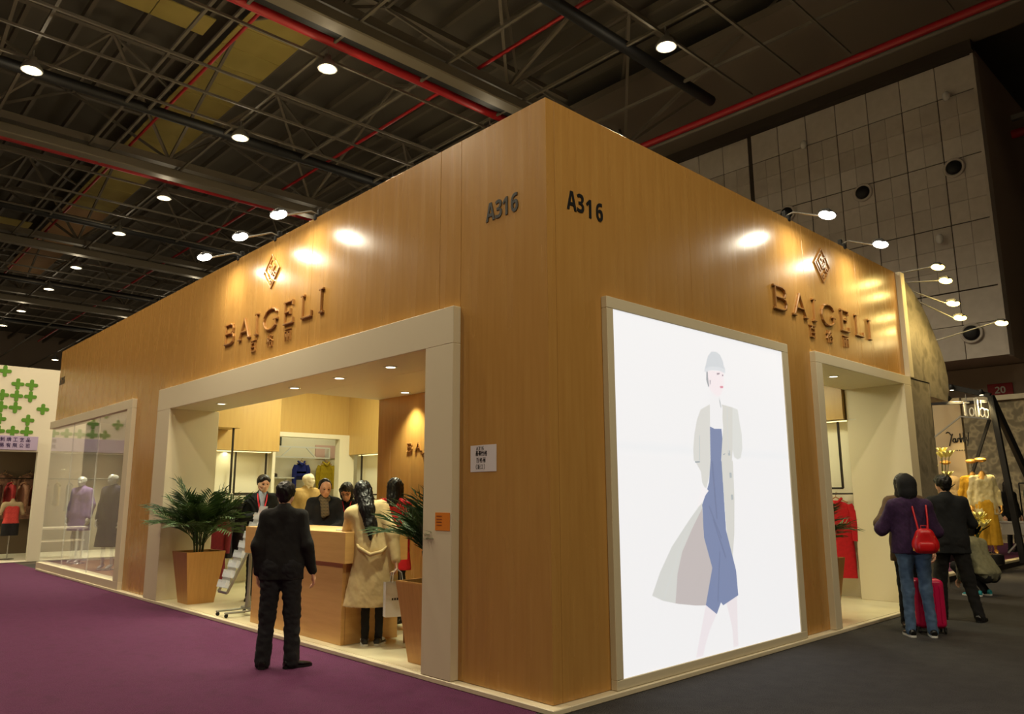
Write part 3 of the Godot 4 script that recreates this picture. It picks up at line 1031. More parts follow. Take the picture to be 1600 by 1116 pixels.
func build_interior() -> void:
	mat("frame_bronze", Color(0.16, 0.13, 0.10), 0.45, 0.4)
	mat("hanger_wood", Color(0.66, 0.47, 0.28), 0.5)
	M["down_glow"] = glow("down_glow", Color(1.0, 0.93, 0.78), 6.0)
	M["strip_glow"] = glow("strip_glow", Color(1.0, 0.92, 0.62), 2.2)
	M["added_panel_glow"] = glow("added_panel_glow", Color(1.0, 0.90, 0.68), 3.0)
	var wood: Material = M.wood_veneer
	var cream: Material = M.cream_white
	# room behind the portal
	var w := setting("ceiling")
	obj("ceiling_board", MB.new().span(V(-9.9, 3.95, -4.4), V(-0.1, 4.0, -0.14)), cream, w)
	obj("soffit_board", MB.new().span(V(-4.95, 2.85, -1.72), V(-1.08, 2.95, -0.62), 0.003), M.cream_paint, w)
	obj("ceiling_board", MB.new().span(V(-3.6, 3.3, -7.5), V(-0.14, 3.36, -4.4)), cream, w)
	w = setting("wall_inner_left")
	obj("fascia_board", MB.new().span(V(-9.62, 2.73, -4.4), V(-9.5, 3.95, -2.33)), M.wood_veneer_lit, w)
	obj("fascia_board", MB.new().span(V(-9.62, 2.34, -2.33), V(-9.12, 3.95, -0.7)), M.wood_veneer_lit, w)
	obj("fascia_board", MB.new().span(V(-9.1, 2.68, -1.36), V(-8.6, 3.95, -0.7)), M.wood_veneer_lit, w)
	obj("alcove_panel", MB.new().span(V(-9.62, 0.045, -2.34), V(-9.55, 2.34, -0.14)), cream, w)
	obj("alcove_end", MB.new().span(V(-9.62, 0.045, -2.40), V(-9.40, 2.73, -2.34)), cream, w)
	obj("opening_head", MB.new().span(V(-9.62, 2.65, -4.1), V(-9.45, 2.735, -2.40)), cream, w)
	obj("opening_post", MB.new().span(V(-9.62, 0.045, -4.12), V(-9.45, 2.65, -3.78)), cream, w)
	w = setting("wall_inner_back")
	obj("fascia_board", MB.new().span(V(-9.5, 2.345, -4.4), V(-4.9, 3.95, -4.0)), M.wood_veneer_lit, w)
	obj("alcove_panel", MB.new().span(V(-9.62, 0.045, -4.4), V(-0.14, 2.345, -4.3)), cream, w)
	obj("upper_board", MB.new().span(V(-4.9, 2.345, -4.4), V(-0.14, 3.95, -4.3)), wood, w)
	w = setting("wall_partition")
	obj("veneer_sheet", MB.new().span(V(-4.92, 0.045, -1.80), V(-3.0, 2.85, -1.70), 0.002), wood, w)
	obj("veneer_sheet", MB.new().span(V(-2.997, 0.045, -1.80), V(-1.08, 2.85, -1.70), 0.002), wood, w)
	# stock room seen through the opening
	w = setting("wall_store")
	obj("wall_panel", MB.new().span(V(-12.1, 0.045, -7.4), V(-12.0, 3.9, -1.7)), cream, w)
	obj("wall_panel", MB.new().span(V(-12.0, 0.045, -7.5), V(-9.62, 3.9, -7.4)), cream, w)
	obj("wall_panel", MB.new().span(V(-12.0, 0.045, -1.75), V(-9.62, 3.9, -1.65)), cream, w)
	obj("wall_panel", MB.new().span(V(-9.62, 0.045, -7.4), V(-9.52, 3.9, -4.4)), cream, w)
	obj("ceiling_board", MB.new().span(V(-12.1, 3.9, -7.5), V(-9.6, 3.96, -1.65)), cream, w)
	# LED strips below the fascias
	for q in [[V(-9.3, 2.325, -1.5), Vector2(0.05, 1.5), "left alcove"], [V(-8.2, 2.33, -4.16), Vector2(2.2, 0.05), "back alcove"], [V(-1.6, 2.60, -7.22), Vector2(1.9, 0.05), "side room alcove"]]:
		var t := thing("light_strip", "warm glowing light strip under the wood fascia of the " + q[2], "lamp", q[0], 0.0, "alcove light strips")
		obj("glowing_face", MB.new().box(V(0, 0, 0), V(q[1].x, 0.012, q[1].y)), M.strip_glow, t)
		obj("profile", MB.new().box(V(0, 0.01, 0), V(q[1].x + 0.01, 0.012, q[1].y + 0.01)), M.white_plastic, t)
		area(V(0, -0.012, 0), V(0, -1, 0.0), q[1], 0.55, Color(1.0, 0.98, 0.76), t)
	# unseen ceiling panels, added to brighten the rooms
	for q in [[V(-7.7, 3.93, -2.4), "over the middle of the room"], [V(-5.7, 3.93, -3.2), "behind the partition"], [V(-2.6, 3.93, -3.1), "in the back of the room"], [V(-10.8, 3.88, -4.2), "in the store room"], [V(-1.6, 3.28, -5.9), "in the side room"]]:
		var t := thing("added_ceiling_light", "added unseen square warm ceiling light panel " + q[1], "lamp", q[0], 0.0, "added ceiling light panels")
		obj("frame", MB.new().box(V(0, 0.012, 0), V(0.64, 0.02, 0.64), 0.004), M.white_plastic, t)
		obj("glowing_face", MB.new().box(V(0, -0.002, 0), V(0.6, 0.012, 0.6), 0.002), M.added_panel_glow, t)
		area(V(0, -0.02, 0), V(0, -1, 0), Vector2(0.6, 0.6), (7.0 if q[0].x < -7.0 else (4.8 if q[0].x < -2.0 else 3.0)) if q[0].x > -10.0 else 2.2, WARM, t)
	downlight("round downlight in the portal soffit, first from the left jamb", V(-6.79, 2.849, -0.25), 3.0)
	downlight("round downlight in the portal soffit, second from the left jamb", V(-4.60, 2.849, -0.25), 3.0)
	downlight("round downlight in the portal soffit, third from the left jamb", V(-3.54, 2.849, -0.25), 3.0)
	downlight("round downlight in the portal soffit, fourth from the left jamb", V(-2.52, 2.849, -0.25), 3.0)
	downlight("round downlight in front of the lettered partition", V(-4.05, 2.849, -1.52), 2.6)
	downlight("left round downlight in the side doorway's soffit", V(-0.28, 3.059, -4.95), 1.0)
	downlight("right round downlight in the side doorway's soffit", V(-0.30, 3.059, -5.75), 1.0)
	brand_sign("brand_lettering", "small bronze BAIGELI lettering on the wood partition behind the counter", V(-3.69, 2.10, -1.70), 0.0, 0.40, M.letter_bronze, 0.04)
	# reception counter
	var c := thing("reception_counter", "honey-wood reception counter with an overhanging upper box", "counter")
	obj("upper_box", MB.new().span(V(-5.29, 0.85, -0.82), V(-2.95, 1.165, -0.04), 0.003), M.wood_counter, c)
	obj("front_board", MB.new().span(V(-5.10, 0.046, -0.115), V(-3.03, 0.85, -0.07), 0.003), M.wood_counter, c)
	obj("side_board", MB.new().span(V(-3.075, 0.046, -0.76), V(-3.03, 0.85, -0.117), 0.003), M.wood_counter, c)
	obj("side_board", MB.new().span(V(-5.10, 0.046, -0.76), V(-5.055, 0.85, -0.117), 0.003), M.wood_counter, c)
	obj("back_board", MB.new().span(V(-5.053, 0.046, -0.76), V(-3.077, 0.85, -0.73), 0.002), M.wood_counter, c)
	var s := thing("card_stand", "white upright card in a clear holder on the counter's left end", "sign", V(-4.98, 1.166, -0.35), 0.45)
	obj("card", MB.new().box(V(0, 0.12, 0), V(0.115, 0.235, 0.003), 0.001, Basis(Vector3.RIGHT, -0.12)), M.paper_white, s)
	obj("holder", MB.new().box(V(0, 0.006, 0), V(0.14, 0.012, 0.07), 0.003), M.acrylic, s)
	var pr := MB.new()
	pr.xf = Transform3D(Basis(Vector3.RIGHT, -0.12), V(0, 0.12, 0.003))
	for k in 4:
		pr.box(V(0, 0.085 - 0.014 * k, 0), V(0.07, 0.004, 0.001))
	obj("print", pr, M.steel_grey, s)
	tag(obj("paper_stack", MB.new().box(V(-3.32, 1.171, -0.30), V(0.22, 0.012, 0.16), 0.002, Basis(Vector3.UP, 0.3)), M.paper_white), "small white stack of paper on the counter in front of the saleswoman", "paper")
	# coats on the left rail
	var greens := [["coat_sage", Color(0.26, 0.28, 0.18), "olive coat, first on the left alcove's rail"], ["coat_brown", Color(0.34, 0.22, 0.14), "brown coat, second on the left alcove's rail"], ["coat_charcoal", Color(0.10, 0.09, 0.11), "charcoal coat, third on the left alcove's rail"], ["coat_plum", Color(0.13, 0.07, 0.12), "dark plum coat, fourth on the left alcove's rail"], ["coat_black", Color(0.06, 0.06, 0.07), "black coat, fifth on the left alcove's rail"], ["coat_emerald", Color(0.04, 0.50, 0.20), "bright green coat, last on the left alcove's rail"]]
	var rail := thing("clothes_rail", "dark low clothes rail in the left alcove carrying six coats", "clothes rail")
	obj("bar", MB.new().tube([V(-9.28, 1.56, -0.75), V(-9.28, 1.56, -2.28)], 0.012, 8), M.frame_bronze, rail)
	for z in [-0.75, -2.28]:
		obj("bracket", MB.new().tube([V(-9.54, 1.56, z), V(-9.28, 1.56, z)], 0.012, 8), M.frame_bronze, rail)
	for k in 6:
		cloth(greens[k][0], greens[k][1], greens[k][1] * 1.25)
		garment("hanging_coat", greens[k][2], M[greens[k][0]], V(-9.28, 1.54, -1.12 - 0.19 * k), 0.0, 1.05, 0.40, "coats on the left alcove's rail")
	cloth("coat_burgundy", Color(0.36, 0.02, 0.08), Color(0.42, 0.03, 0.10))
	garment("hanging_coat", "long burgundy coat hanging behind the left palm", M.coat_burgundy, V(-8.55, 1.30, -0.95), 1.2, 1.15, 0.46)
	tag(obj("coat_hook", MB.new().tube([V(-8.55, 1.31, -0.71), V(-8.55, 1.31, -0.98)], 0.012, 8), M.frame_bronze), "short dark hook arm carrying the burgundy coat", "hook")
	hang_frame("garment_rail", "dark square-tube garment rail at the far end of the left alcove", V(-9.36, 1.585, -1.62), V(-9.36, 2.34, -2.20))
	hang_frame("garment_rail", "dark square-tube garment rail nearest the left jamb", V(-8.7, 1.585, -0.80), V(-8.7, 2.68, -1.27))
	hang_frame("garment_rail", "dark square-tube garment rail in the back wall's alcove", V(-9.19, 1.557, -4.14), V(-6.9, 2.345, -4.14))
	cloth("coat_taupe", Color(0.30, 0.24, 0.18), Color(0.38, 0.31, 0.23))
	garment("hanging_coat", "taupe coat on the back wall's frame", M.coat_taupe, V(-9.05, 1.535, -4.14), 1.0, 1.0, 0.4, "coats on the back wall's frame")
	garment("hanging_coat", "black coat on the back wall's frame", M.coat_black, V(-8.72, 1.535, -4.14), 1.1, 1.0, 0.4, "coats on the back wall's frame")
	# store room: shelf, shoes, two garments, white rails, a pink board
	var sh := thing("wall_shelf", "white wall shelf with dark shoes in the store room", "shelf", V(-11.8, 1.93, -3.35))
	obj("board", MB.new().box(V(0, 0, 0), V(0.4, 0.03, 1.2), 0.004), M.white_plastic, sh)
	for z in [-0.45, 0.45]:
		obj("bracket", MB.new().bar(V(-0.19, -0.14, z), V(0.15, -0.015, z), 0.02, 0.02), M.white_plastic, sh)
	mat("shoe_brown", Color(0.16, 0.07, 0.05), 0.35)
	for k in 4:
		var so := thing("shoe", ["first dark brown shoe from the left on the store room's shelf", "second dark brown shoe from the left on the store room's shelf", "third dark brown shoe from the left on the store room's shelf", "last dark brown shoe on the store room's shelf"][k], "shoe", V(-11.72, 1.946, -3.02 - 0.17 * k), 0.3, "shoes on the store room's shelf")
		shoe_parts(so, M.shoe_brown, 0.25)
	cloth("fur_blue", Color(0.05, 0.09, 0.38), Color(0.10, 0.16, 0.52), 14.0)
	cloth("knit_yellow", Color(0.62, 0.52, 0.04), Color(0.72, 0.62, 0.08), 10.0)
	var rl := thing("white_rail", "white wall rail with slanting stays in the store room", "clothes rail", V(-11.9, 0, 0))
	obj("bar", MB.new().bar(V(0.12, 2.39, -3.2), V(0.12, 2.39, -4.9), 0.03, 0.03), M.white_plastic, rl)
	obj("bar", MB.new().bar(V(0.12, 2.62, -3.2), V(0.12, 2.62, -4.9), 0.03, 0.03), M.white_plastic, rl)
	obj("stay", MB.new().bar(V(0.12, 2.39, -3.7), V(0.12, 2.62, -3.95), 0.025, 0.025), M.white_plastic, rl)
	obj("stay", MB.new().bar(V(0.12, 2.62, -4.3), V(0.12, 2.39, -4.55), 0.025, 0.025), M.white_plastic, rl)
	for z in [-3.2, -4.9]:
		obj("bracket", MB.new().bar(V(-0.1, 2.5, z), V(0.12, 2.5, z), 0.03, 0.26), M.white_plastic, rl)
	garment("hanging_vest", "fluffy royal blue vest hanging in the store room", M.fur_blue, V(-11.78, 2.375, -4.20), 1.3, 0.40, 0.28)
	garment("hanging_sweater", "mustard yellow sweater hanging in the store room", M.knit_yellow, V(-11.78, 2.375, -4.82), 1.3, 0.55, 0.34)
	tag(obj("wall_board", MB.new().box(V(-11.98, 2.55, -4.95), V(0.03, 0.30, 0.62), 0.004), mat("board_pink", Color(0.84, 0.70, 0.66), 0.7)), "pale pink board high on the store room's wall", "board")
	tag(obj("vent_grille", MB.new().box(V(-11.98, 2.78, -3.62), V(0.03, 0.26, 0.34), 0.004), mat("grille_dark", Color(0.22, 0.24, 0.20), 0.7)), "dark square grille high on the store room's wall", "vent")
	# show window: back and floor
	w = setting("wall_show_window")
	obj("wall_panel", MB.new().span(V(-15.1, 0.045, -1.65), V(-9.72, 2.2, -1.6)), mat("show_back", Color(0.50, 0.49, 0.44), 0.8), w)
	obj("wall_panel", MB.new().span(V(-15.1, 2.2, -1.65), V(-9.72, 3.3, -1.6)), M.cream_white, w)
	obj("ceiling_board", MB.new().span(V(-15.1, 3.2, -1.65), V(-9.72, 3.26, -0.14)), M.cream_white, w)
	obj("side_panel", MB.new().span(V(-9.80, 0.045, -1.6), V(-9.72, 3.2, -0.14)), M.cream_white, w)
	obj("show_floor", MB.new().span(V(-15.1, 0.045, -1.6), V(-9.80, 0.15, -0.14)), mat("show_floor", Color(0.55, 0.42, 0.30), 0.6), w)
	for k in 3:
		downlight("round downlight in the show window's ceiling, %s from the right" % ["first", "second", "third"][k], V(-10.9 - 1.5 * k, 3.199, -0.55), 6.0)
	# side room behind the second doorway
	w = setting("wall_side_room")
	obj("alcove_panel", MB.new().span(V(-3.6, 0.045, -7.5), V(-0.78, 2.62, -7.40)), cream, w)
	obj("fascia_board", MB.new().span(V(-3.6, 2.62, -7.5), V(-0.80, 3.3, -7.12)), M.wood_veneer_lit, w)
	obj("wall_panel", MB.new().span(V(-3.7, 0.045, -7.5), V(-3.6, 3.3, -4.4)), cream, w)
	hang_frame("garment_rail", "dark square-tube garment rail above the red coats in the side room", V(-0.93, 1.61, -7.22), V(-1.95, 2.62, -7.22))
	var r2 := thing("clothes_rail", "low clothes rail carrying two red coats in the side room", "clothes rail")
	obj("bar", MB.new().tube([V(-0.85, 1.53, -7.15), V(-2.2, 1.53, -7.15)], 0.012, 8), M.frame_bronze, r2)
	for x in [-0.86, -2.19]:
		obj("bracket", MB.new().tube([V(x, 1.53, -7.39), V(x, 1.53, -7.15)], 0.012, 8), M.frame_bronze, r2)
	cloth("coat_red", Color(0.66, 0.02, 0.06), Color(0.74, 0.04, 0.10))
	garment("hanging_coat", "long red coat facing out, right one of the pair in the side room", M.coat_red, V(-1.02, 1.53, -7.15), 0.35, 1.20, 0.42, "red coats in the side room")
	garment("hanging_coat", "red coat half hidden by the palm, left one of the pair in the side room", M.coat_red, V(-1.32, 1.53, -7.15), 0.8, 1.0, 0.42, "red coats in the side room")


func shoe_parts(t: Node3D, m: Material, length: float, sole: Material = null) -> void:
	# toe along local +z, heel at -z
	var k := length / 0.27
	var g := MB.new()
	var rings := []
	for q in [[-0.075, 0.030, 0.060, 0.05], [-0.07, 0.036, 0.085, 0.06], [-0.03, 0.040, 0.09, 0.06], [0.03, 0.043, 0.075, 0.045], [0.09, 0.048, 0.055, 0.03], [0.15, 0.044, 0.045, 0.022], [0.185, 0.028, 0.035, 0.018], [0.195, 0.010, 0.022, 0.016]]:
		var ring := []
		for s in 12:
			var a := TAU * s / 12
			var y: float = 0.012 + (q[2] - 0.012) * (0.5 + 0.5 * sin(a))
			ring.append(V(cos(a) * q[1], y, q[0]) * k)
		rings.append(ring)
	g.rings_of(rings)
	obj("upper", g, m, t)
	var sl := MB.new()
	var p := PackedVector2Array()
	for q in [[-0.082, 0.0], [-0.072, 0.03], [-0.03, 0.041], [0.04, 0.043], [0.10, 0.049], [0.16, 0.043], [0.19, 0.025], [0.203, 0.0]]:
		p.append(Vector2(q[1], q[0]) * k)
	for q in [[0.19, -0.025], [0.16, -0.043], [0.10, -0.049], [0.04, -0.043], [-0.03, -0.041], [-0.072, -0.03]]:
		p.append(Vector2(q[1], q[0]) * k)
	sl.xf = Transform3D(Basis(V(1, 0, 0), V(0, 0, 1), V(0, -1, 0)), V(0, 0.022 * k, 0))
	sl.prism(p, 0.0, 0.022 * k)
	obj("sole", sl, sole if sole else M.black_matte, t)


# ---------------------------------------------------------------- plants, rack, bags
func frond(len: float, droop: float, sd: int) -> MB:
	# an arching rib with paired narrow leaflets; grows along local z, up is y
	var r := RandomNumberGenerator.new()
	r.seed = sd
	var mb := MB.new()
	var path := []
	for k in 9:
		var t := k / 8.0
		path.append(V(0.02 * sin(t * 3.0), len * (0.62 * t - droop * t * t * 0.55), len * (0.55 * t + 0.25 * t * t)))
	var radii := []
	for k in 9:
		radii.append(lerpf(0.007, 0.002, k / 8.0))
	mb.tube(path, radii, 5)
	var pairs := 17
	for k in pairs:
		var t := 0.22 + 0.78 * k / (pairs - 1.0)
		var i := mini(int(t * 8.0), 7)
		var p: Vector3 = path[i].lerp(path[i + 1], t * 8.0 - i)
		var along: Vector3 = (path[i + 1] - path[i]).normalized()
		var ll := len * (0.20 + 0.26 * sin(PI * clampf(t * 0.9, 0.0, 1.0))) * r.randf_range(0.85, 1.12)
		for s in [-1.0, 1.0]:
			var side: Vector3 = along.cross(Vector3.UP).normalized() * s
			var d: Vector3 = (along * 0.75 + side * 0.75 + Vector3.UP * r.randf_range(0.05, 0.35)).normalized()
			var w := d.cross(Vector3.UP).normalized() * ll * 0.045 + Vector3.UP * 0.004
			var q1: Vector3 = p + d * ll * 0.5 + Vector3.DOWN * ll * 0.02
			var q2: Vector3 = p + d * ll + Vector3.DOWN * ll * r.randf_range(0.12, 0.3)
			var up := Vector3.UP * 0.006
			# a folded blade: two sides round a midrib
			mb.tri(p, q1 + w, q1 - up)
			mb.tri(p, q1 - up, q1 - w)
			mb.tri(q1 + w, q2, q1 - up)
			mb.tri(q1 - up, q2, q1 - w)
	return mb


func potted_palm(label: String, at: Vector3, turn: float, k: float, sd: int, upright := 0.0) -> void:
	var t := thing("potted_palm", label, "plant", at, turn, "potted palms at the doorways")
	var rings := []
	for q in [[0.185, 0.0], [0.275, 0.70], [0.275, 0.715]]:
		rings.append([V(-q[0], q[1], q[0]), V(q[0], q[1], q[0]), V(q[0], q[1], -q[0]), V(-q[0], q[1], -q[0])])
	var pot := MB.new()
	for i in 2:
		for s in 4:
			var u := (s + 1) % 4
			pot.quad(rings[i][s], rings[i][u], rings[i + 1][u], rings[i + 1][s])
	pot.quad(rings[0][3], rings[0][2], rings[0][1], rings[0][0])
	var inner := []
	for y in [0.715, 0.64]:
		inner.append([V(-0.25, y, 0.25), V(0.25, y, 0.25), V(0.25, y, -0.25), V(-0.25, y, -0.25)])
	for s in 4:
		var u := (s + 1) % 4
		pot.quad(rings[2][s], rings[2][u], inner[0][u], inner[0][s])
		pot.quad(inner[0][u], inner[0][s], inner[1][s], inner[1][u])
	obj("planter", pot, M.wood_planter, t)
	obj("soil", MB.new().box(V(0, 0.635, 0), V(0.5, 0.03, 0.5)), M.soil, t)
	var r := RandomNumberGenerator.new()
	r.seed = sd
	var stems := MB.new()
	for i in 7:
		var a := TAU * i / 7.0 + r.randf() * 0.5
		var b := V(cos(a), 0, sin(a)) * r.randf_range(0.03, 0.09)
		stems.tube([b + V(0, 0.64, 0), b * 1.3 + V(0, 0.80, 0), b * 1.9 + V(0, 0.98, 0)], [0.013, 0.012, 0.009], 6)
	obj("stem", stems, M.palm_stem, t)
	for i in 34:
		var a := TAU * i * 0.381966 + r.randf() * 0.4
		var lift: float = [r.randf_range(0.75, 1.15), r.randf_range(0.45, 0.8), r.randf_range(0.05, 0.5)][i % 3] + upright
		var o := obj("frond", FRONDS[i % 4], M.palm_leaf if i % 3 else M.palm_leaf_dark, t)
		var base := V(cos(a), 0, sin(a)) * 0.06 + V(0, 0.78 + 0.12 * r.randf(), 0)
		var b := Basis(Vector3.UP, PI / 2 - a) * Basis(Vector3.RIGHT, -lift * 0.75)
		o.transform = Transform3D(b.scaled(Vector3.ONE * k * r.randf_range(0.85, 1.1)), base)


var FRONDS := []


func rounded_box(size: Vector3, r: float, cell: float) -> SB:
	# a soft-edged block as a smooth union over a frame of bones
	var h := size / 2.0 - Vector3.ONE * r
	var b := []
	for x in 5:
		for z in 4:
			var px := lerpf(-h.x, h.x, x / 4.0)
			var pz := lerpf(-h.z, h.z, z / 3.0)
			b.append(bone(V(px, -h.y, pz), V(px, h.y, pz), r, r))
	return blob(SB.new(), b, cell, 90.0)


func build_things() -> void:
	mat("soil", Color(0.10, 0.07, 0.05), 0.95)
	mat("palm_stem", Color(0.26, 0.30, 0.14), 0.6)
	for q in [["palm_leaf", Color(0.20, 0.31, 0.11)], ["palm_leaf_dark", Color(0.11, 0.20, 0.07)]]:
		var m := mat(q[0], q[1], 0.6)
		m.backlight_enabled = true
		m.backlight = Color(0.06, 0.1, 0.03)
	for k in 4:
		FRONDS.append(frond(0.78, [0.55, 0.8, 1.0, 0.35][k], 40 + k).mesh())
	potted_palm("leafy palm in a tapered wood planter at the wide doorway's left jamb", V(-7.33, 0.046, -0.28), 0.0, 1.12, 3)
	potted_palm("leafy palm in a tapered wood planter at the wide doorway's right jamb", V(-1.745, 0.046, -0.30), 0.0, 0.90, 8, 0.32)
	potted_palm("palm in a wood planter half hidden by the side doorway's left jamb", V(-0.46, 0.046, -5.12), 0.0, 0.70, 12)
	# leaflet rack: a zigzag of clear trays on castors, facing the aisle
	var t := thing("brochure_rack", "grey wheeled brochure rack with clear trays between left palm and counter", "rack", V(-5.72, 0.046, -0.30))
	for x in [-0.14, 0.12]:
		obj("foot", MB.new().bar(V(x, 0.055, -0.06), V(x, 0.055, 0.33), 0.035, 0.022, 0.005), M.steel_grey, t)
		for z in [0.31, -0.04]:
			var c := MB.new()
			c.xf = Transform3D(Basis(Vector3.BACK, PI / 2), V(x, 0.024, z))
			c.lathe([Vector2(0.0, -0.012), Vector2(0.02, -0.012), Vector2(0.024, -0.006), Vector2(0.024, 0.006), Vector2(0.02, 0.012), Vector2(0.0, 0.012)], 12)
			obj("castor", c, M.black_matte, t)
	obj("crossbar", MB.new().bar(V(-0.16, 0.075, -0.02), V(0.14, 0.075, -0.02), 0.05, 0.03, 0.006), M.steel_grey, t)
	obj("post", MB.new().tube([V(0, 0.08, -0.02), V(0, 0.25, -0.02), V(0, 0.78, -0.02)], [0.045, 0.022, 0.02], 10), M.steel_grey, t)
	obj("joint", MB.new().box(V(0, 0.79, 0.0), V(0.30, 0.07, 0.10), 0.012), M.steel_grey, t)
	for x in [-0.13, 0.13]:
		obj("arm", MB.new().bar(V(x, 0.30, 0.32), V(x, 1.24, -0.15), 0.016, 0.035, 0.003), M.steel_grey, t)
	obj("lower_bar", MB.new().bar(V(-0.13, 0.30, 0.32), V(0.13, 0.30, 0.32), 0.02, 0.03, 0.004), M.steel_grey, t)
	for k in 8:
		var c := V(0, 0.36 + 0.118 * k, 0.33 - 0.062 * k)
		var tr := MB.new()
		tr.xf = Transform3D(Basis(Vector3.RIGHT, -0.22), c)
		tr.box(V(0, 0.0, 0), V(0.24, 0.006, 0.05)).box(V(0, 0.09, -0.024), V(0.24, 0.18, 0.004)).box(V(0, 0.03, 0.024), V(0.24, 0.06, 0.004)).box(V(-0.119, 0.045, 0), V(0.004, 0.09, 0.05)).box(V(0.119, 0.045, 0), V(0.004, 0.09, 0.05))
		obj("tray", tr, M.rack_acrylic, t)
	# bags and case
	t = thing("paper_bag", "tan paper shopping bag on the floor beside the beige coat", "bag", V(-2.62, 0.046, -0.72), 0.5)
	bag_parts(t, mat("kraft_paper", Color(0.62, 0.45, 0.27), 0.85), V(0.26, 0.30, 0.11))
	t = thing("suitcase", "pink hard-shell suitcase beside the purple fleece wearer's legs", "suitcase", V(0.75, 0, -5.30), facing(Vector2(-0.56, -0.83)))
	mat("shell_pink", Color(0.76, 0.06, 0.30), 0.3)
	var sh := obj("shell", rounded_box(V(0.31, 0.52, 0.23), 0.05, 0.014), M.shell_pink, t)
	sh.position = V(0, 0.32, 0)
	for k in 5:
		obj("rib", MB.new().box(V(-0.10 + 0.05 * k, 0.32, -0.117), V(0.014, 0.40, 0.012), 0.004), M.shell_pink, t)
	obj("seam", MB.new().box(V(0, 0.32, 0.0), V(0.316, 0.526, 0.012), 0.003), M.black_matte, t)
	obj("handle", MB.new().tube([V(-0.06, 0.57, 0.03), V(-0.055, 0.60, 0.03), V(0.055, 0.60, 0.03), V(0.06, 0.57, 0.03)], 0.01, 8), M.black_matte, t)
	for q in [[-0.13, -0.08], [0.13, -0.08], [-0.13, 0.08], [0.13, 0.08]]:
		obj("wheel", MB.new().box(V(q[0], 0.05, q[1]), V(0.03, 0.05, 0.03), 0.005).ball(V(q[0], 0.028, q[1]), V(0.014, 0.028, 0.028), 10, 8), M.black_matte, t)
	# the ivory mannequin in the stand, and the two in the show window
	cloth("trench_beige", Color(0.68, 0.56, 0.33), Color(0.73, 0.61, 0.38), 5.0)
	cloth("coat_lavender", Color(0.50, 0.40, 0.62), Color(0.56, 0.46, 0.68), 5.0)
	cloth("coat_aubergine", Color(0.13, 0.09, 0.20), Color(0.17, 0.12, 0.25), 5.0)
	cloth("skirt_black", Color(0.05, 0.05, 0.06), Color(0.07, 0.07, 0.08), 5.0)
	mannequin("ivory mannequin in a beige trench coat behind the counter, its face turned aside", V(-7.86, 0.046, -2.25), Vector2(0.86, 0.1), 1.08, M.mannequin_ivory, M.trench_beige, {"hem": 0.45, "flare": 0.16, "open": true, "puff": 0.012, "wr": 0.012, "name": "coat"}, null, V(-4, 40, 0))
	mannequin("silver-headed mannequin in a lavender coat in the show window", V(-14.45, 0.151, -0.48), Vector2(0.55, 0.84), 1.06, M.mannequin_silver, M.coat_lavender, {"hem": 0.62, "flare": 0.15, "puff": 0.015, "name": "coat"}, null, V(0, 8, 0))
	mannequin("silver-headed mannequin in a dark aubergine coat in the show window", V(-12.42, 0.151, -0.52), Vector2(0.55, 0.84), 1.06, M.mannequin_silver, M.coat_aubergine, {"hem": 0.40, "flare": 0.17, "puff": 0.02, "name": "coat"}, null, V(0, -10, 0))


func bag_parts(t: Node3D, m: Material, s: Vector3) -> void:
	# an upright gusseted carrier: the origin is the middle of its bottom
	var g := MB.new()
	var th := 0.003
	g.box(V(0, s.y / 2, s.z / 2), V(s.x, s.y, th)).box(V(0, s.y / 2, -s.z / 2), V(s.x, s.y, th)).box(V(0, th, 0), V(s.x, th, s.z))
	for k in [-1.0, 1.0]:
		g.box(V(k * (s.x / 2 - 0.004), s.y / 2, s.z / 4), V(th, s.y, s.z / 2), 0.0, Basis(Vector3.UP, k * 0.12)).box(V(k * (s.x / 2 - 0.004), s.y / 2, -s.z / 4), V(th, s.y, s.z / 2), 0.0, Basis(Vector3.UP, -k * 0.12))
	obj("carrier", g, m, t)
	for k in [-1.0, 1.0]:
		obj("handle", MB.new().tube([V(-s.x * 0.22, s.y, k * s.z / 2), V(-s.x * 0.18, s.y + 0.09, k * s.z / 3), V(0, s.y + 0.13, k * s.z / 6), V(s.x * 0.18, s.y + 0.09, k * s.z / 3), V(s.x * 0.22, s.y, k * s.z / 2)], 0.004, 6), m, t)


func mannequin(label: String, at: Vector3, face: Vector2, size: float, skin: Material, top: Material, cut: Dictionary, legs: Variant, look: Vector3, head := true) -> Node3D:
	var t := thing("mannequin", label, "mannequin", at, facing(face))
	cut["mat"] = top
	var q := {"skin": skin, "female": 1.0, "size": size, "look": look, "top": cut, "cell": 0.017, "head": head, "hip": V(0, 0.97, 0),
		"leg_l": [V(0.085, 0.50, 0.02), V(0.085, 0.10, -0.01)], "leg_r": [V(-0.085, 0.50, 0.03), V(-0.09, 0.10, 0.02)],
		"arm_l": [V(0.235, 1.13, -0.03), V(0.25, 0.89, 0.03)], "arm_r": [V(-0.235, 1.13, -0.03), V(-0.25, 0.89, 0.03)]}
	if legs:
		q["legs"] = {"mat": legs}
	figure(t, q)
	for s in [1.0, -1.0]:
		obj("foot", MB.new().ball(V(s * 0.087, 0.06, 0.045), V(0.035, 0.028, 0.10), 10, 7, Basis(Vector3.RIGHT, 0.30)), skin, t)
	obj("base_plate", MB.new().lathe([Vector2(0.0, 0.0), Vector2(0.17, 0.0), Vector2(0.17, 0.008), Vector2(0.0, 0.012)], 24), M.chrome, t)
	obj("rod", MB.new().tube([V(0.03, 0.01, -0.07), V(0.05, 0.40, -0.045)], 0.008, 6), M.chrome, t)
	return t


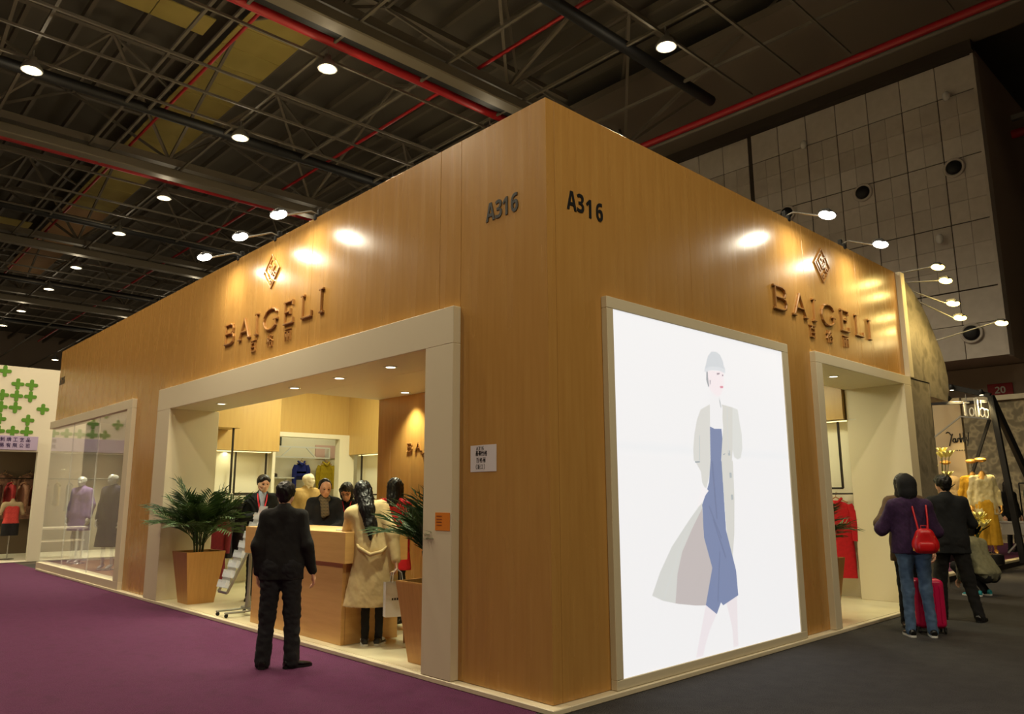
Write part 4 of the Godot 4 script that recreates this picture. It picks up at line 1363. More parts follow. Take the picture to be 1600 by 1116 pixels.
# ---------------------------------------------------------------- the stands to the left and to the right
func build_neighbours() -> void:
	var ra := mat("rack_acrylic", Color(0.93, 0.95, 0.97, 0.35), 0.08)
	ra.transparency = BaseMaterial3D.TRANSPARENCY_ALPHA
	left_stand()
	right_stand()


func left_stand() -> void:
	mat("stand_white", Color(0.82, 0.79, 0.71), 0.6)
	mat("cross_green", Color(0.30, 0.50, 0.06), 0.6)
	mat("sign_lavender", Color(0.66, 0.60, 0.72), 0.6)
	mat("sign_ink", Color(0.28, 0.20, 0.38), 0.6)
	var w := setting("wall_left_stand", "white front of the stand at the far left with green crosses", "wall")
	obj("front_panel", MB.new().span(V(-18.05, 2.64, -1.3), V(-17.9, 4.73, 7.5)), M.stand_white, w)
	obj("pier", MB.new().span(V(-18.05, 0, -1.3), V(-17.9, 2.64, -0.28)), M.stand_white, w)
	obj("pier", MB.new().span(V(-18.05, 0, 6.2), V(-17.9, 2.64, 7.5)), M.stand_white, w)
	obj("back_panel", MB.new().span(V(-21.1, 0, -1.3), V(-21.0, 4.0, 7.5)), mat("back_taupe", Color(0.40, 0.33, 0.26), 0.8), w)
	obj("side_panel", MB.new().span(V(-21.0, 0, -1.3), V(-18.05, 4.0, -1.2)), M.stand_white, w)
	obj("side_panel", MB.new().span(V(-21.0, 0, 7.4), V(-18.05, 4.0, 7.5)), M.stand_white, w)
	obj("ceiling_board", MB.new().span(V(-21.0, 2.9, -1.2), V(-18.05, 2.96, 7.4)), M.stand_white, w)
	obj("stand_floor", MB.new().span(V(-21.0, 0, -1.2), V(-17.9, 0.02, 7.4)), M.cream_white, w)
	# green crosses, four arms round a middle
	var arm := PackedVector2Array()
	for q in 4:
		var a := PI / 2 * q
		for p in [Vector2(0.043, -0.043), Vector2(0.115, -0.043), Vector2(0.138, -0.02), Vector2(0.138, 0.02), Vector2(0.115, 0.043)]:
			arm.append(p.rotated(a))
	var cm := MB.new().prism(arm, 0.0, 0.012).mesh()
	var r := RandomNumberGenerator.new()
	r.seed = 4
	var set_at := {}
	for q in [[0, 0], [1, 1], [2, 1], [0, 2], [1, 2], [2, 2], [0, 3], [1, 3], [3, 3], [0, 4], [2, 4], [0, 5], [1, 5], [2, 5]]:
		set_at[Vector2i(q[0], q[1])] = true
	for i in range(-22, 0):
		for j in 6:
			if r.randf() < 0.55:
				set_at[Vector2i(i, j)] = true
	var keys := set_at.keys()
	for q in keys:
		var o := obj("cross", cm, M.cross_green, w)
		o.position = V(-17.899, 4.59 - 0.293 * q.y, 0.605 - 0.297 * q.x)
		o.rotation.y = PI / 2
	# lavender name board
	var sg := thing("name_board", "pale lavender name board with purple characters under the green crosses", "sign", V(-17.886, 2.85, 1.15), PI / 2)
	obj("board", MB.new().box(V(0, 0, 0.008), V(2.8, 0.34, 0.016), 0.003), M.sign_lavender, sg)
	var pr := MB.new()
	var row1 := ["xiu", "ci", "xiu", "gong", "yi", "pin"]
	var row2 := ["mao", "yi2", "you", "xian", "gong2", "si"]
	for k in 6:
		strokes(row1[k], Vector2(0.095, 0.10), 0.013, 0.016, 0.019, Vector2(1.235 - 0.135 * (5 - k) - 0.095, 0.03), pr)
		strokes(row2[k], Vector2(0.095, 0.10), 0.013, 0.016, 0.019, Vector2(1.235 - 0.135 * (5 - k) - 0.095, -0.11), pr)
	obj("characters", pr, M.sign_ink, sg)
	# what hangs in it
	var lt := thing("added_ceiling_light", "added unseen warm ceiling light panel inside the left neighbour's stand", "lamp", V(-19.4, 2.89, 2.4), 0.0, "added ceiling light panels")  # out-of-view panel, added to light this stand
	obj("glowing_face", MB.new().box(V(0, 0, 0), V(0.6, 0.012, 1.8)), M.added_panel_glow, lt)
	obj("frame", MB.new().box(V(0, 0.008, 0), V(0.64, 0.012, 1.84)), M.white_plastic, lt)
	area(V(0, -0.02, 0), V(0, -1, 0), Vector2(0.6, 1.8), 9.0, WARM, lt)
	cloth("vest_coral", Color(0.72, 0.22, 0.20), Color(0.80, 0.28, 0.25), 8.0)
	cloth("shirt_sand", Color(0.62, 0.54, 0.40), Color(0.68, 0.60, 0.46), 8.0)
	var m := thing("torso_form", "headless display torso in a coral and sand top at the far left", "mannequin", V(-18.75, 0.02, -0.02), PI / 2)
	var body := [bone(V(-0.07, 1.26, 0), V(-0.06, 1.0, 0), 0.10, 0.09, 0.8), bone(V(0.07, 1.26, 0), V(0.06, 1.0, 0), 0.10, 0.09, 0.8), bone(V(-0.06, 1.0, 0), V(-0.08, 0.86, 0), 0.09, 0.11, 0.85, Vector3.BACK, 0.86), bone(V(0.06, 1.0, 0), V(0.08, 0.86, 0), 0.09, 0.11, 0.85, Vector3.BACK, 0.86)]
	obj("top", blob(SB.new(), body, 0.018, 60.0, 0.004), M.vest_coral, m)
	obj("yoke", blob(SB.new(), [bone(V(-0.15, 1.33, 0), V(0.15, 1.33, 0), 0.075, 0.075), bone(V(0, 1.36, 0), V(0, 1.45, 0), 0.05, 0.045), bone(V(-0.17, 1.33, 0), V(-0.24, 1.12, 0), 0.055, 0.045), bone(V(0.17, 1.33, 0), V(0.24, 1.12, 0), 0.055, 0.045)], 0.018, 60.0), M.shirt_sand, m)
	obj("shorts", blob(SB.new(), [bone(V(-0.08, 0.84, 0), V(-0.09, 0.60, 0), 0.11, 0.10, 0.85, Vector3.BACK, 0.58), bone(V(0.08, 0.84, 0), V(0.09, 0.60, 0), 0.11, 0.10, 0.85, Vector3.BACK, 0.58)], 0.018, 60.0, 0.004), M.skirt_black_far, m)
	obj("pole", MB.new().tube([V(0, 0.01, 0), V(0, 0.7, 0)], 0.014, 8), M.chrome, m)
	obj("base_plate", MB.new().lathe([Vector2(0.0, 0.0), Vector2(0.16, 0.0), Vector2(0.15, 0.015), Vector2(0.0, 0.02)], 20), M.chrome, m)
	var rail := thing("clothes_rail", "dark clothes rail across the left neighbour's stand", "clothes rail", V(-19.3, 0.02, 0))
	obj("bar", MB.new().tube([V(0, 2.0, -0.85), V(0, 2.0, 5.6)], 0.016, 8), M.frame_bronze, rail)
	for z in [-0.85, 2.8, 5.6]:
		obj("post", MB.new().tube([V(0, 0, z), V(0, 2.0, z)], 0.016, 8), M.frame_bronze, rail)
	var tones := [[Color(0.42, 0.22, 0.13), "rust brown"], [Color(0.62, 0.46, 0.36), "dusty tan"], [Color(0.60, 0.18, 0.18), "brick red"], [Color(0.26, 0.15, 0.11), "dark brown"], [Color(0.72, 0.60, 0.48), "pale sand"], [Color(0.35, 0.12, 0.20), "wine red"], [Color(0.50, 0.42, 0.20), "mustard brown"], [Color(0.22, 0.20, 0.22), "charcoal"]]
	for k in 8:
		cloth("far_cloth_%d" % k, tones[k][0], tones[k][0] * 1.2)
		garment("hanging_blouse", "%s blouse on the dark rail in the left neighbour's stand" % tones[k][1], M["far_cloth_%d" % k], V(-19.3, 1.99, -0.62 + 0.29 * k), 0.15, 0.66 + 0.16 * (k % 3), 0.46, "blouses in the left neighbour's stand")
	cloth("far_cloth_back", Color(0.30, 0.19, 0.15), Color(0.58, 0.42, 0.33), 3.0)
	for k in 3:
		garment("hanging_dress", "%s patterned dress on the back wall of the left neighbour's stand" % ["rightmost", "middle", "leftmost"][k], M.far_cloth_back, V(-20.85, 2.25, -0.75 + 0.6 * k), PI / 2, 1.3, 0.5, "patterned dresses at the far left")
		tag(obj("wall_hook", MB.new().tube([V(-21.0, 2.26, -0.75 + 0.6 * k), V(-20.84, 2.26, -0.75 + 0.6 * k)], 0.012, 6), M.frame_bronze), "small dark wall hook holding the %s patterned dress" % ["rightmost", "middle", "leftmost"][k], "hook")
	var tb := thing("display_table", "pale low display table in the left neighbour's stand", "table", V(-18.55, 0.02, 1.0))
	obj("tabletop", MB.new().box(V(0, 0.74, 0), V(0.6, 0.05, 1.4), 0.006), M.cream_white, tb)
	obj("lower_shelf", MB.new().box(V(0, 0.42, 0), V(0.56, 0.03, 1.3), 0.006), M.cream_white, tb)
	for q in [[-0.25, -0.6], [0.25, -0.6], [-0.25, 0.6], [0.25, 0.6]]:
		obj("leg", MB.new().box(V(q[0], 0.36, q[1]), V(0.04, 0.72, 0.04), 0.004), M.white_plastic, tb)


func right_stand() -> void:
	var st := mat("brushed_grey", Color.WHITE, 0.42, 0.25)
	st.albedo_texture = noise_tex(0.012, 4, [Color(0.42, 0.40, 0.36), Color(0.58, 0.55, 0.50), Color(0.48, 0.46, 0.41)], 61)
	triplanar(st, V(0.8, 0.8, 0.8))
	mat("script_wall", Color(0.74, 0.67, 0.54), 0.6)
	var wp := mat("damask_paper", Color.WHITE, 0.7)
	wp.albedo_texture = noise_tex(0.02, 2, [Color(0.50, 0.46, 0.36), Color(0.52, 0.48, 0.38), Color(0.72, 0.66, 0.52), Color(0.53, 0.49, 0.39)], 63, 256, false, FastNoiseLite.TYPE_SIMPLEX)
	triplanar(wp, V(0.55, 0.55, 0.55))
	var w := setting("wall_right_stand", "grey curved front of the neighbouring stand at the right", "wall")
	obj("pier", MB.new().span(V(-0.30, 0.14, -8.5), V(-0.02, 3.2, -7.64), 0.004), st, w)
	var poly := PackedVector2Array()
	for q in [[-7.64, 3.21], [-7.64, 4.76], [-7.81, 4.747], [-8.1, 4.64], [-8.475, 4.46], [-8.72, 4.27], [-8.93, 4.06], [-9.16, 3.82], [-9.32, 3.59], [-9.38, 3.38], [-9.36, 3.17], [-9.25, 2.98], [-8.5, 3.0], [-8.5, 3.21]]:
		poly.append(Vector2(-q[0], q[1]))
	var cv := MB.new()
	# local x runs along -z of the hall
	cv.xf = Transform3D(Basis(V(0, 0, -1), V(0, 1, 0), V(1, 0, 0)), Vector3.ZERO)
	cv.prism(poly, -0.30, -0.01)
	obj("curved_fascia", cv, st, w)
	obj("script_panel", MB.new().span(V(-4.5, 0.14, -14.75), V(-1.38, 3.62, -14.6)), M.script_wall, w)
	obj("wallpaper_panel", MB.new().span(V(-9.5, 0.14, -21.2), V(3.0, 4.15, -21.0)), wp, w)
	obj("pale_beam", MB.new().span(V(-9.5, 4.15, -21.3), V(3.0, 4.30, -20.9), 0.01), M.cream_paint, w)
	obj("upper_panel", MB.new().span(V(-9.5, 4.30, -22.3), V(4.0, 5.3, -22.0)), M.hall_dark, w)
	obj("side_panel", MB.new().span(V(-9.6, 0.14, -21.0), V(-9.5, 4.0, -7.7)), M.script_wall, w)
	w = setting("floor")
	obj("step", MB.new().span(V(-9.5, 0, -21.0), V(-0.74, 0.125, -7.64)), M.black_matte, w)
	obj("purple_carpet", MB.new().span(V(-9.5, 0.125, -21.0), V(-0.86, 0.14, -7.64)), M.purple_carpet, w)
	obj("edge_strip", MB.new().span(V(-0.86, 0.10, -21.0), V(-0.72, 0.145, -8.5), 0.004), M.cream_paint, w)
	# lamps along the curved edge
	M["amber_glow"] = glow("amber_glow", Color(1.0, 0.86, 0.46), 10.0)
	var q5 := [[-7.74, 4.755, 0.02, "first from the end post"], [-8.03, 4.665, -0.04, "second from the end post"], [-8.26, 4.565, -0.25, "third from the end post"], [-8.52, 4.435, -0.30, "fourth from the end post"]]
	for q in q5:
		arm_lamp("arm_lamp", "yellow-glowing arm lamp on the grey curved fascia, " + q[3], V(-0.10, q[1], q[0]), PI / 2, V(0, q[2], 0.60), M.amber_glow, Color(1.0, 0.86, 0.52), 0.8, "arm lamps on the grey curved fascia", 0.12)
	arm_lamp("arm_lamp", "long-armed lamp reaching furthest right from the grey curved fascia", V(-0.10, 3.90, -9.13), PI / 2, V(0, 0.18, 0.99), M.amber_glow, Color(1.0, 0.88, 0.60), 0.8, "arm lamps on the grey curved fascia", 0.12)
	# script and small line on the wall, raised strokes
	var sc := thing("wall_script", "dark handwritten-style script lettering on the neighbour's beige wall", "lettering", V(-1.72, 2.62, -14.597))
	var ink := MB.new()
	for s in ["0,30 6,34 12,32 18,24;8,-8 14,6 20,22 24,28", "22,6 26,14 32,14 33,6 28,2 22,6;33,14 34,2 38,6", "40,4 42,14 49,14 50,2;50,2 51,28 ", "54,2 56,14 62,14;62,2 63,30", "66,2 67,16;72,16 74,6 78,4;82,30 78,4 74,-10"]:
		for part in s.split(";"):
			var p := points(part.strip_edges(), 0.01)
			for k in p.size() - 1:
				ink.bar(V(p[k].x, p[k].y, 0.006) * V(0.55, 0.75, 1), V(p[k + 1].x, p[k + 1].y, 0.006) * V(0.55, 0.75, 1), 0.02, 0.012, 0.0, Vector3.BACK)
	obj("script", ink, M.black_matte, sc)
	var sl := MB.new()
	for k in 5:
		sl.box(V(0.14 + 0.05 * k, -0.16, 0.005), V(0.032, 0.02, 0.008))
	obj("small_line", sl, M.black_matte, sc)
	# dark tube frame
	var fr := thing("tube_frame", "black leaning tube frame over the neighbour's mannequins", "frame", V(0, 0.14, -14.0))
	var th := 0.11
	for q in [[V(-1.79, 3.82, 0), V(-0.61, 3.40, 0)], [V(-1.79, 3.82, 0), V(-1.47, 3.40, -0.25)], [V(-0.61, 3.40, 0), V(-0.37, 0.0, 0.02)], [V(-0.61, 3.40, 0), V(0.1, 0.0, -1.2)]]:
		obj("tube", MB.new().bar(q[0], q[1], th, th, 0.008), M.black_matte, fr)
	for q in [[V(-1.79, 3.82, 0), V(-1.85, 0.0, -0.1)], [V(-1.80, 3.33, 0), V(-0.60, 3.28, 0)], [V(-0.81, 2.95, -0.5), V(-1.95, 0.0, -0.45)]]:
		obj("thin_tube", MB.new().bar(q[0], q[1], 0.06, 0.06, 0.005), M.black_matte, fr)
	var tray := thing("sign_tray", "pale metal tray with hanging white letters below the black frame", "sign", V(0, 0, -13.9))
	obj("rail", MB.new().bar(V(-1.84, 2.66, 0.0), V(-1.19, 3.14, 0.0), 0.03, 0.03), M.steel_grey, tray)
	obj("rail", MB.new().bar(V(-1.19, 3.14, 0.0), V(-0.66, 3.05, 0.0), 0.14, 0.03), M.steel_grey, tray)
	obj("hanger", MB.new().bar(V(-1.05, 3.10, 0.0), V(-1.05, 3.60, 0.0), 0.015, 0.015), M.steel_grey, tray)
	obj("hanger", MB.new().bar(V(-0.78, 3.05, 0.0), V(-0.78, 3.45, 0.0), 0.015, 0.015), M.steel_grey, tray)
	obj("letter", MB.new().box(V(-1.08, 3.29, 0), V(0.045, 0.28, 0.05), 0.004).box(V(-1.04, 3.42, 0), V(0.09, 0.03, 0.05), 0.004), M.rubber_white_far, tray)
	obj("letter", MB.new().tube(loop_of(V(-0.96, 3.22, 0), 0.045, 0.085), 0.018, 6, false), M.rubber_white_far, tray)
	obj("letter", MB.new().box(V(-0.885, 3.31, 0), V(0.028, 0.40, 0.05), 0.004), M.rubber_white_far, tray)
	obj("letter", MB.new().box(V(-0.845, 3.31, 0), V(0.024, 0.40, 0.05), 0.004), M.rubber_white_far, tray)
	obj("letter", MB.new().tube(loop_of(V(-0.765, 3.19, 0), 0.045, 0.09), 0.018, 6, false), M.rubber_white_far, tray)
	obj("letter", MB.new().tube(loop_of(V(-0.69, 3.16, 0), 0.035, 0.09), 0.018, 6, false), M.rubber_white_far, tray)
	# red bay sign on the far wall
	var sg := thing("bay_sign", "dark red hall sign with a white 20 on the far wall", "sign", V(-2.36, 4.56, -21.98))
	obj("plate", MB.new().box(V(0, 0, 0.02), V(0.66, 0.40, 0.04), 0.006), mat("sign_red", Color(0.62, 0.06, 0.11), 0.5), sg)
	var o := obj("digits", text_mesh("20", 0.20, 0.01, true), M.rubber_white_far, sg)
	o.position = V(0, 0, 0.046)
	# mannequins in yellow and cream
	cloth("dress_yellow", Color(0.80, 0.60, 0.12), Color(0.86, 0.67, 0.18), 5.0)
	cloth("drape_cream", Color(0.86, 0.80, 0.58), Color(0.90, 0.85, 0.66), 5.0)
	for q in [[V(-1.14, 0.14, -14.1), "the yellow dress"], [V(-0.80, 0.14, -13.5), "the cream drape"], [V(-1.72, 0.14, -14.35), "the hidden sand blouse"]]:
		var pl := thing("plinth", "low round dark plinth under the mannequin with " + q[1], "plinth", q[0], 0.0, "round plinths")
		obj("drum", MB.new().lathe([Vector2(0.0, 0.0), Vector2(0.21, 0.0), Vector2(0.22, 0.01), Vector2(0.22, 0.165), Vector2(0.21, 0.178), Vector2(0.0, 0.178)], 24), M.black_matte, pl)
	var a := mannequin("headless gold mannequin in a long yellow dress, its gold disc floating above", V(-1.14, 0.32, -14.1), Vector2(0.45, 0.9), 1.06, M.mannequin_gold, M.dress_yellow, {"hem": 0.16, "flare": 0.17, "wr": 0.018, "name": "dress", "collar": false}, null, Vector3.ZERO, false)
	disc_of(a)
	a = mannequin("headless gold mannequin in a cream drape over a yellow skirt", V(-0.80, 0.32, -13.5), Vector2(0.45, 0.9), 1.06, M.mannequin_gold, M.drape_cream, {"hem": 0.72, "flare": 0.135, "wr": 0.02, "name": "drape", "collar": false, "puff": -0.008}, null, Vector3.ZERO, false)
	obj("skirt", blob(SB.new(), [bone(V(-0.06, 0.95, 0), V(-0.09, 0.16, 0), 0.12, 0.13, 0.9, Vector3.BACK, 0.16), bone(V(0.06, 0.95, 0), V(0.09, 0.16, 0), 0.12, 0.13, 0.9, Vector3.BACK, 0.16)], 0.018, 60.0, 0.014, V(14, 2, 14)), M.dress_yellow, a)
	disc_of(a)
	a = mannequin("headless gold mannequin in a sand blouse, mostly hidden behind the dark suit", V(-1.72, 0.32, -14.35), Vector2(0.45, 0.9), 1.06, M.mannequin_gold, M.shirt_sand, {"hem": 0.5, "flare": 0.15, "wr": 0.015, "name": "dress", "collar": false}, null, Vector3.ZERO, false)
	disc_of(a)
	# flowers
	flowers("tall arrangement of pale yellow lilies and roses beside the dark suit's head", V(-1.52, 0.14, -13.35), 1.95, 5)
	flowers("low bunch of white lilies in front of the yellow dress", V(-0.88, 0.14, -12.95), 0.82, 9)
	# table, hanging teal garment
	var tb := thing("folding_table", "small white folding table with crossed legs at the right edge", "table", V(-0.96, 0.14, -16.6), 0.4)
	obj("tabletop", MB.new().box(V(0, 0.72, 0), V(0.9, 0.04, 0.5), 0.006), M.white_plastic, tb)
	obj("apron", MB.new().box(V(0, 0.58, 0.22), V(0.86, 0.26, 0.02), 0.004), M.white_plastic, tb)
	for s in [-1.0, 1.0]:
		obj("leg", MB.new().bar(V(-0.3 * s, 0.70, 0.16 * s), V(0.3 * s, 0.02, 0.16 * s), 0.03, 0.03), M.white_plastic, tb)
	var rl := thing("clothes_rail", "black clothes rail at the right edge behind the folding table", "clothes rail", V(-0.7, 0.14, -17.6))
	obj("bar", MB.new().tube([V(-0.45, 1.62, 0), V(1.2, 1.62, 0)], 0.016, 8), M.black_matte, rl)
	for x in [-0.45, 1.2]:
		obj("post", MB.new().tube([V(x, 0, 0), V(x, 1.62, 0)], 0.016, 8), M.black_matte, rl)
	cloth("blouse_teal", Color(0.05, 0.20, 0.19), Color(0.07, 0.25, 0.23), 6.0)
	for k in 3:
		garment("hanging_blouse", "dark teal blouse on the black rail at right edge, %s" % ["leftmost of three", "middle of three", "rightmost of three"][k], M.blouse_teal, V(-0.95 + 0.34 * k, 1.745, -17.6), 1.4, 0.6, 0.4, "teal blouses at the right edge")
	# spotlights added on the frame to light the mannequins
	for q in [[V(-1.3, 3.78, -13.9), V(-1.1, 1.4, -13.9), "left"], [V(-0.75, 3.62, -13.9), V(-0.85, 1.2, -13.9), "right"]]:
		var t := thing("added_frame_spotlight", "added small black %s spotlight on the leaning tube frame" % q[2], "lamp", q[0], 0.0, "added spotlights on the tube frame")
		obj("housing", MB.new().lathe([Vector2(0.0, -0.06), Vector2(0.04, -0.06), Vector2(0.045, 0.02), Vector2(0.03, 0.06), Vector2(0.0, 0.06)], 12), M.black_matte, t)
		obj("glowing_face", MB.new().lathe([Vector2(0.0, -0.066), Vector2(0.035, -0.066), Vector2(0.035, -0.06), Vector2(0.0, -0.06)], 12), M.down_glow, t)
		spot(V(0, -0.08, 0), q[1] - q[0], 8.0, Color(1.0, 0.88, 0.62), 40.0, 0.05, t)


func loop_of(c: Vector3, rx: float, ry: float) -> Array:
	var out := []
	for k in 13:
		out.append(c + V(cos(TAU * k / 12) * rx, sin(TAU * k / 12) * ry, 0))
	return out


func disc_of(a: Node3D) -> void:
	obj("disc_rod", MB.new().tube([V(0, 1.50, 0), V(0, 1.76, 0)], 0.007, 6), M.chrome, a)
	obj("disc", MB.new().ball(V(0, 1.77, 0), V(0.105, 0.045, 0.105), 14, 8, Basis(Vector3.RIGHT, 0.15)), M.mannequin_gold, a)


func flowers(label: String, at: Vector3, h: float, sd: int) -> void:
	var t := thing("flower_arrangement", label, "flowers", at, 0.0, "flower arrangements")
	var r := RandomNumberGenerator.new()
	r.seed = sd
	obj("vase", MB.new().lathe([Vector2(0.0, 0.0), Vector2(0.09, 0.0), Vector2(0.10, h * 0.2), Vector2(0.06, h * 0.4), Vector2(0.075, h * 0.46), Vector2(0.0, h * 0.44)], 16), M.black_matte, t)
	for k in 7:
		var top := V(r.randf_range(-0.22, 0.22), h * r.randf_range(0.86, 1.14), r.randf_range(-0.12, 0.12))
		obj("stalk", MB.new().tube([V(0, h * 0.42, 0), V(top.x * 0.3, h * 0.7, top.z * 0.3), top], [0.009, 0.007, 0.006], 6), M.palm_leaf_far, t)
		var bl := MB.new()
		for j in 6:
			var b := Basis(Vector3.UP, TAU * j / 6) * Basis(Vector3.RIGHT, 0.75)
			bl.ball(top + b * V(0, 0.075, 0), V(0.036, 0.095, 0.013), 8, 6, b)
		bl.ball(top + V(0, 0.015, 0), V(0.03, 0.03, 0.03), 8, 6)
		obj("blossom", bl, M.petal_cream, t)
	for k in 5:
		var a := TAU * k / 5 + r.randf()
		var d := V(cos(a), 0.6, sin(a)).normalized()
		var b := Basis(d.cross(Vector3.UP).normalized(), d, d.cross(d.cross(Vector3.UP)).normalized())
		obj("leaf", MB.new().ball(V(0, h * 0.72, 0) + d * 0.16, V(0.035, 0.18, 0.006), 8, 8, b), M.palm_leaf_far, t)


# ---------------------------------------------------------------- figures: smooth unions of tapered bones, meshed as surface nets
class SB:
	var v := PackedVector3Array()
	var n := PackedVector3Array()
	var i := PackedInt32Array()

	func mesh() -> ArrayMesh:
		var m := ArrayMesh.new()
		var a := []
		a.resize(Mesh.ARRAY_MAX)
		a[Mesh.ARRAY_VERTEX] = v
		a[Mesh.ARRAY_NORMAL] = n
		a[Mesh.ARRAY_INDEX] = i
		m.add_surface_from_arrays(Mesh.PRIMITIVE_TRIANGLES, a)
		return m


func bone(a: Vector3, b: Vector3, ra: float, rb: float, flat := 1.0, dir := Vector3.BACK, ymin := -9.0) -> Array:
	return [a, b, ra, rb, flat, dir, ymin]


func blob(out: SB, bones: Array, cell: float, k := 60.0, wr := 0.0, wf := Vector3.ONE * 9.0, carve: Array = []) -> SB:
	var m := 3.2 / k
	var lo := Vector3.ONE * 1e9
	var hi := -lo
	for b in bones:
		var r: float = maxf(b[2], b[3]) + m + cell
		for q in 2:
			lo = lo.min(b[q] - Vector3.ONE * r)
			hi = hi.max(b[q] + Vector3.ONE * r)
	var nx := int((hi.x - lo.x) / cell) + 2
	var ny := int((hi.y - lo.y) / cell) + 2
	var nz := int((hi.z - lo.z) / cell) + 2
	var S := PackedFloat32Array()
	S.resize(nx * ny * nz)
	for pass_no in 2:
		for b in (bones if pass_no == 0 else carve):
			var a: Vector3 = b[0]
			var ra: float = b[2]
			var rb: float = b[3]
			var rr := maxf(ra, rb) + m
			var dir: Vector3 = b[5]
			var g: float = 1.0 / b[4] - 1.0
			var ba: Vector3 = b[1] - a
			var blo := (a.min(b[1]) - Vector3.ONE * rr - lo) / cell
			var bhi := (a.max(b[1]) + Vector3.ONE * rr - lo) / cell
			if g:
				ba += dir * (ba.dot(dir) * g)
			var inv := 1.0 / maxf(ba.length_squared(), 1e-9)
			var y0 := maxi(int(blo.y), 0)
			if b[6] > -5.0:
				y0 = maxi(y0, int(ceil((b[6] - lo.y) / cell)))
			var x0 := maxi(int(blo.x), 0)
			var x1 := mini(int(bhi.x) + 2, nx)
			for iz in range(maxi(int(blo.z), 0), mini(int(bhi.z) + 2, nz)):
				for iy in range(y0, mini(int(bhi.y) + 2, ny)):
					var row := (iz * ny + iy) * nx
					var p := lo + Vector3(x0 - 1, iy, iz) * cell - a
					for ix in range(x0, x1):
						p.x += cell
						var q := p
						if g:
							q += dir * (q.dot(dir) * g)
						var h := clampf(q.dot(ba) * inv, 0.0, 1.0)
						var d := (q - ba * h).length() - ra - (rb - ra) * h
						if d < m:
							if pass_no == 0:
								S[row + ix] += exp(-k * maxf(d, -0.06))
							else:
								S[row + ix] *= 1.0 - exp(-k * maxf(d, 0.0)) * 0.999
	var F := PackedByteArray()
	F.resize(S.size())
	for q in S.size():
		if S[q] > 1.0:
			F[q] = 1
	var at := PackedInt32Array()
	at.resize(S.size())
	at.fill(-1)
	var off := [0, 1, nx, nx + 1, nx * ny, nx * ny + 1, nx * ny + nx, nx * ny + nx + 1]
	var edges := [[0, 1], [2, 3], [4, 5], [6, 7], [0, 2], [1, 3], [4, 6], [5, 7], [0, 4], [1, 5], [2, 6], [3, 7]]
	var corner := [Vector3(0, 0, 0), Vector3(1, 0, 0), Vector3(0, 1, 0), Vector3(1, 1, 0), Vector3(0, 0, 1), Vector3(1, 0, 1), Vector3(0, 1, 1), Vector3(1, 1, 1)]
	var base := out.v.size()
	var sy := nx
	var sz := nx * ny
	for iz in nz - 1:
		for iy in ny - 1:
			var row := (iz * ny + iy) * nx
			for ix in nx - 1:
				var c := row + ix
				var t := F[c] + F[c + 1] + F[c + sy] + F[c + sy + 1] + F[c + sz] + F[c + sz + 1] + F[c + sz + sy] + F[c + sz + sy + 1]
				if t == 0 or t == 8:
					continue
				var sum := Vector3.ZERO
				var cnt := 0
				for e in edges:
					var u: int = c + off[e[0]]
					var w: int = c + off[e[1]]
					if F[u] != F[w]:
						var fu := log(maxf(S[u], 1e-3))
						var fw := log(maxf(S[w], 1e-3))
						sum += corner[e[0]].lerp(corner[e[1]], clampf(fu / (fu - fw), 0.02, 0.98))
						cnt += 1
				at[c] = out.v.size()
				out.v.append(lo + (Vector3(ix, iy, iz) + sum / cnt) * cell)
	var fresh := out.v.size() - base
	var nn := PackedVector3Array()
	nn.resize(fresh)
	var quads := []
	for iz in range(1, nz - 1):
		for iy in range(1, ny - 1):
			var row := (iz * ny + iy) * nx
			for ix in range(1, nx - 1):
				var c := row + ix
				if at[c] < 0:
					continue
				var f := F[c]
				if f != F[c + 1]:
					quads.append([at[c - sy - sz], at[c - sz], at[c], at[c - sy], f])
				if f != F[c + sy]:
					quads.append([at[c - 1 - sz], at[c - 1], at[c], at[c - sz], f])
				if f != F[c + sz]:
					quads.append([at[c - 1 - sy], at[c - sy], at[c], at[c - 1], f])
	for q in quads:
		var a: int = q[0]
		var b: int = q[1]
		var c: int = q[2]
		var d: int = q[3]
		if a < 0 or b < 0 or c < 0 or d < 0:
			continue
		if q[4] == 0:
			var sw := b
			b = d
			d = sw
		# counter-clockwise a, b, c, d; stored clockwise
		out.i.append_array(PackedInt32Array([a, c, b, a, d, c]))
		var f := (out.v[c] - out.v[a]).cross(out.v[d] - out.v[b])
		nn[a - base] += f
		nn[b - base] += f
		nn[c - base] += f
		nn[d - base] += f
	for q in fresh:
		nn[q] = nn[q].normalized()
	if wr > 0.0:
		for q in fresh:
			var p := out.v[base + q] * wf
			out.v[base + q] += nn[q] * (wr * wrinkle.get_noise_3dv(p))
		# normals again after the folds
		var mm := PackedVector3Array()
		mm.resize(fresh)
		for q in range(0, out.i.size(), 3):
			var a := out.i[q]
			if a < base:
				continue
			var b := out.i[q + 1]
			var c := out.i[q + 2]
			var f := (out.v[c] - out.v[a]).cross(out.v[b] - out.v[a])
			mm[a - base] += f
			mm[b - base] += f
			mm[c - base] += f
		for q in fresh:
			nn[q] = mm[q].normalized()
	out.n.append_array(nn)
	return out


func moved(bones: Array, x: Transform3D) -> Array:
	var out := []
	var s := x.basis.get_scale().x
	for b in bones:
		out.append([x * b[0], x * b[1], b[2] * s, b[3] * s, b[4], (x.basis * b[5]).normalized(), b[6]])
	return out


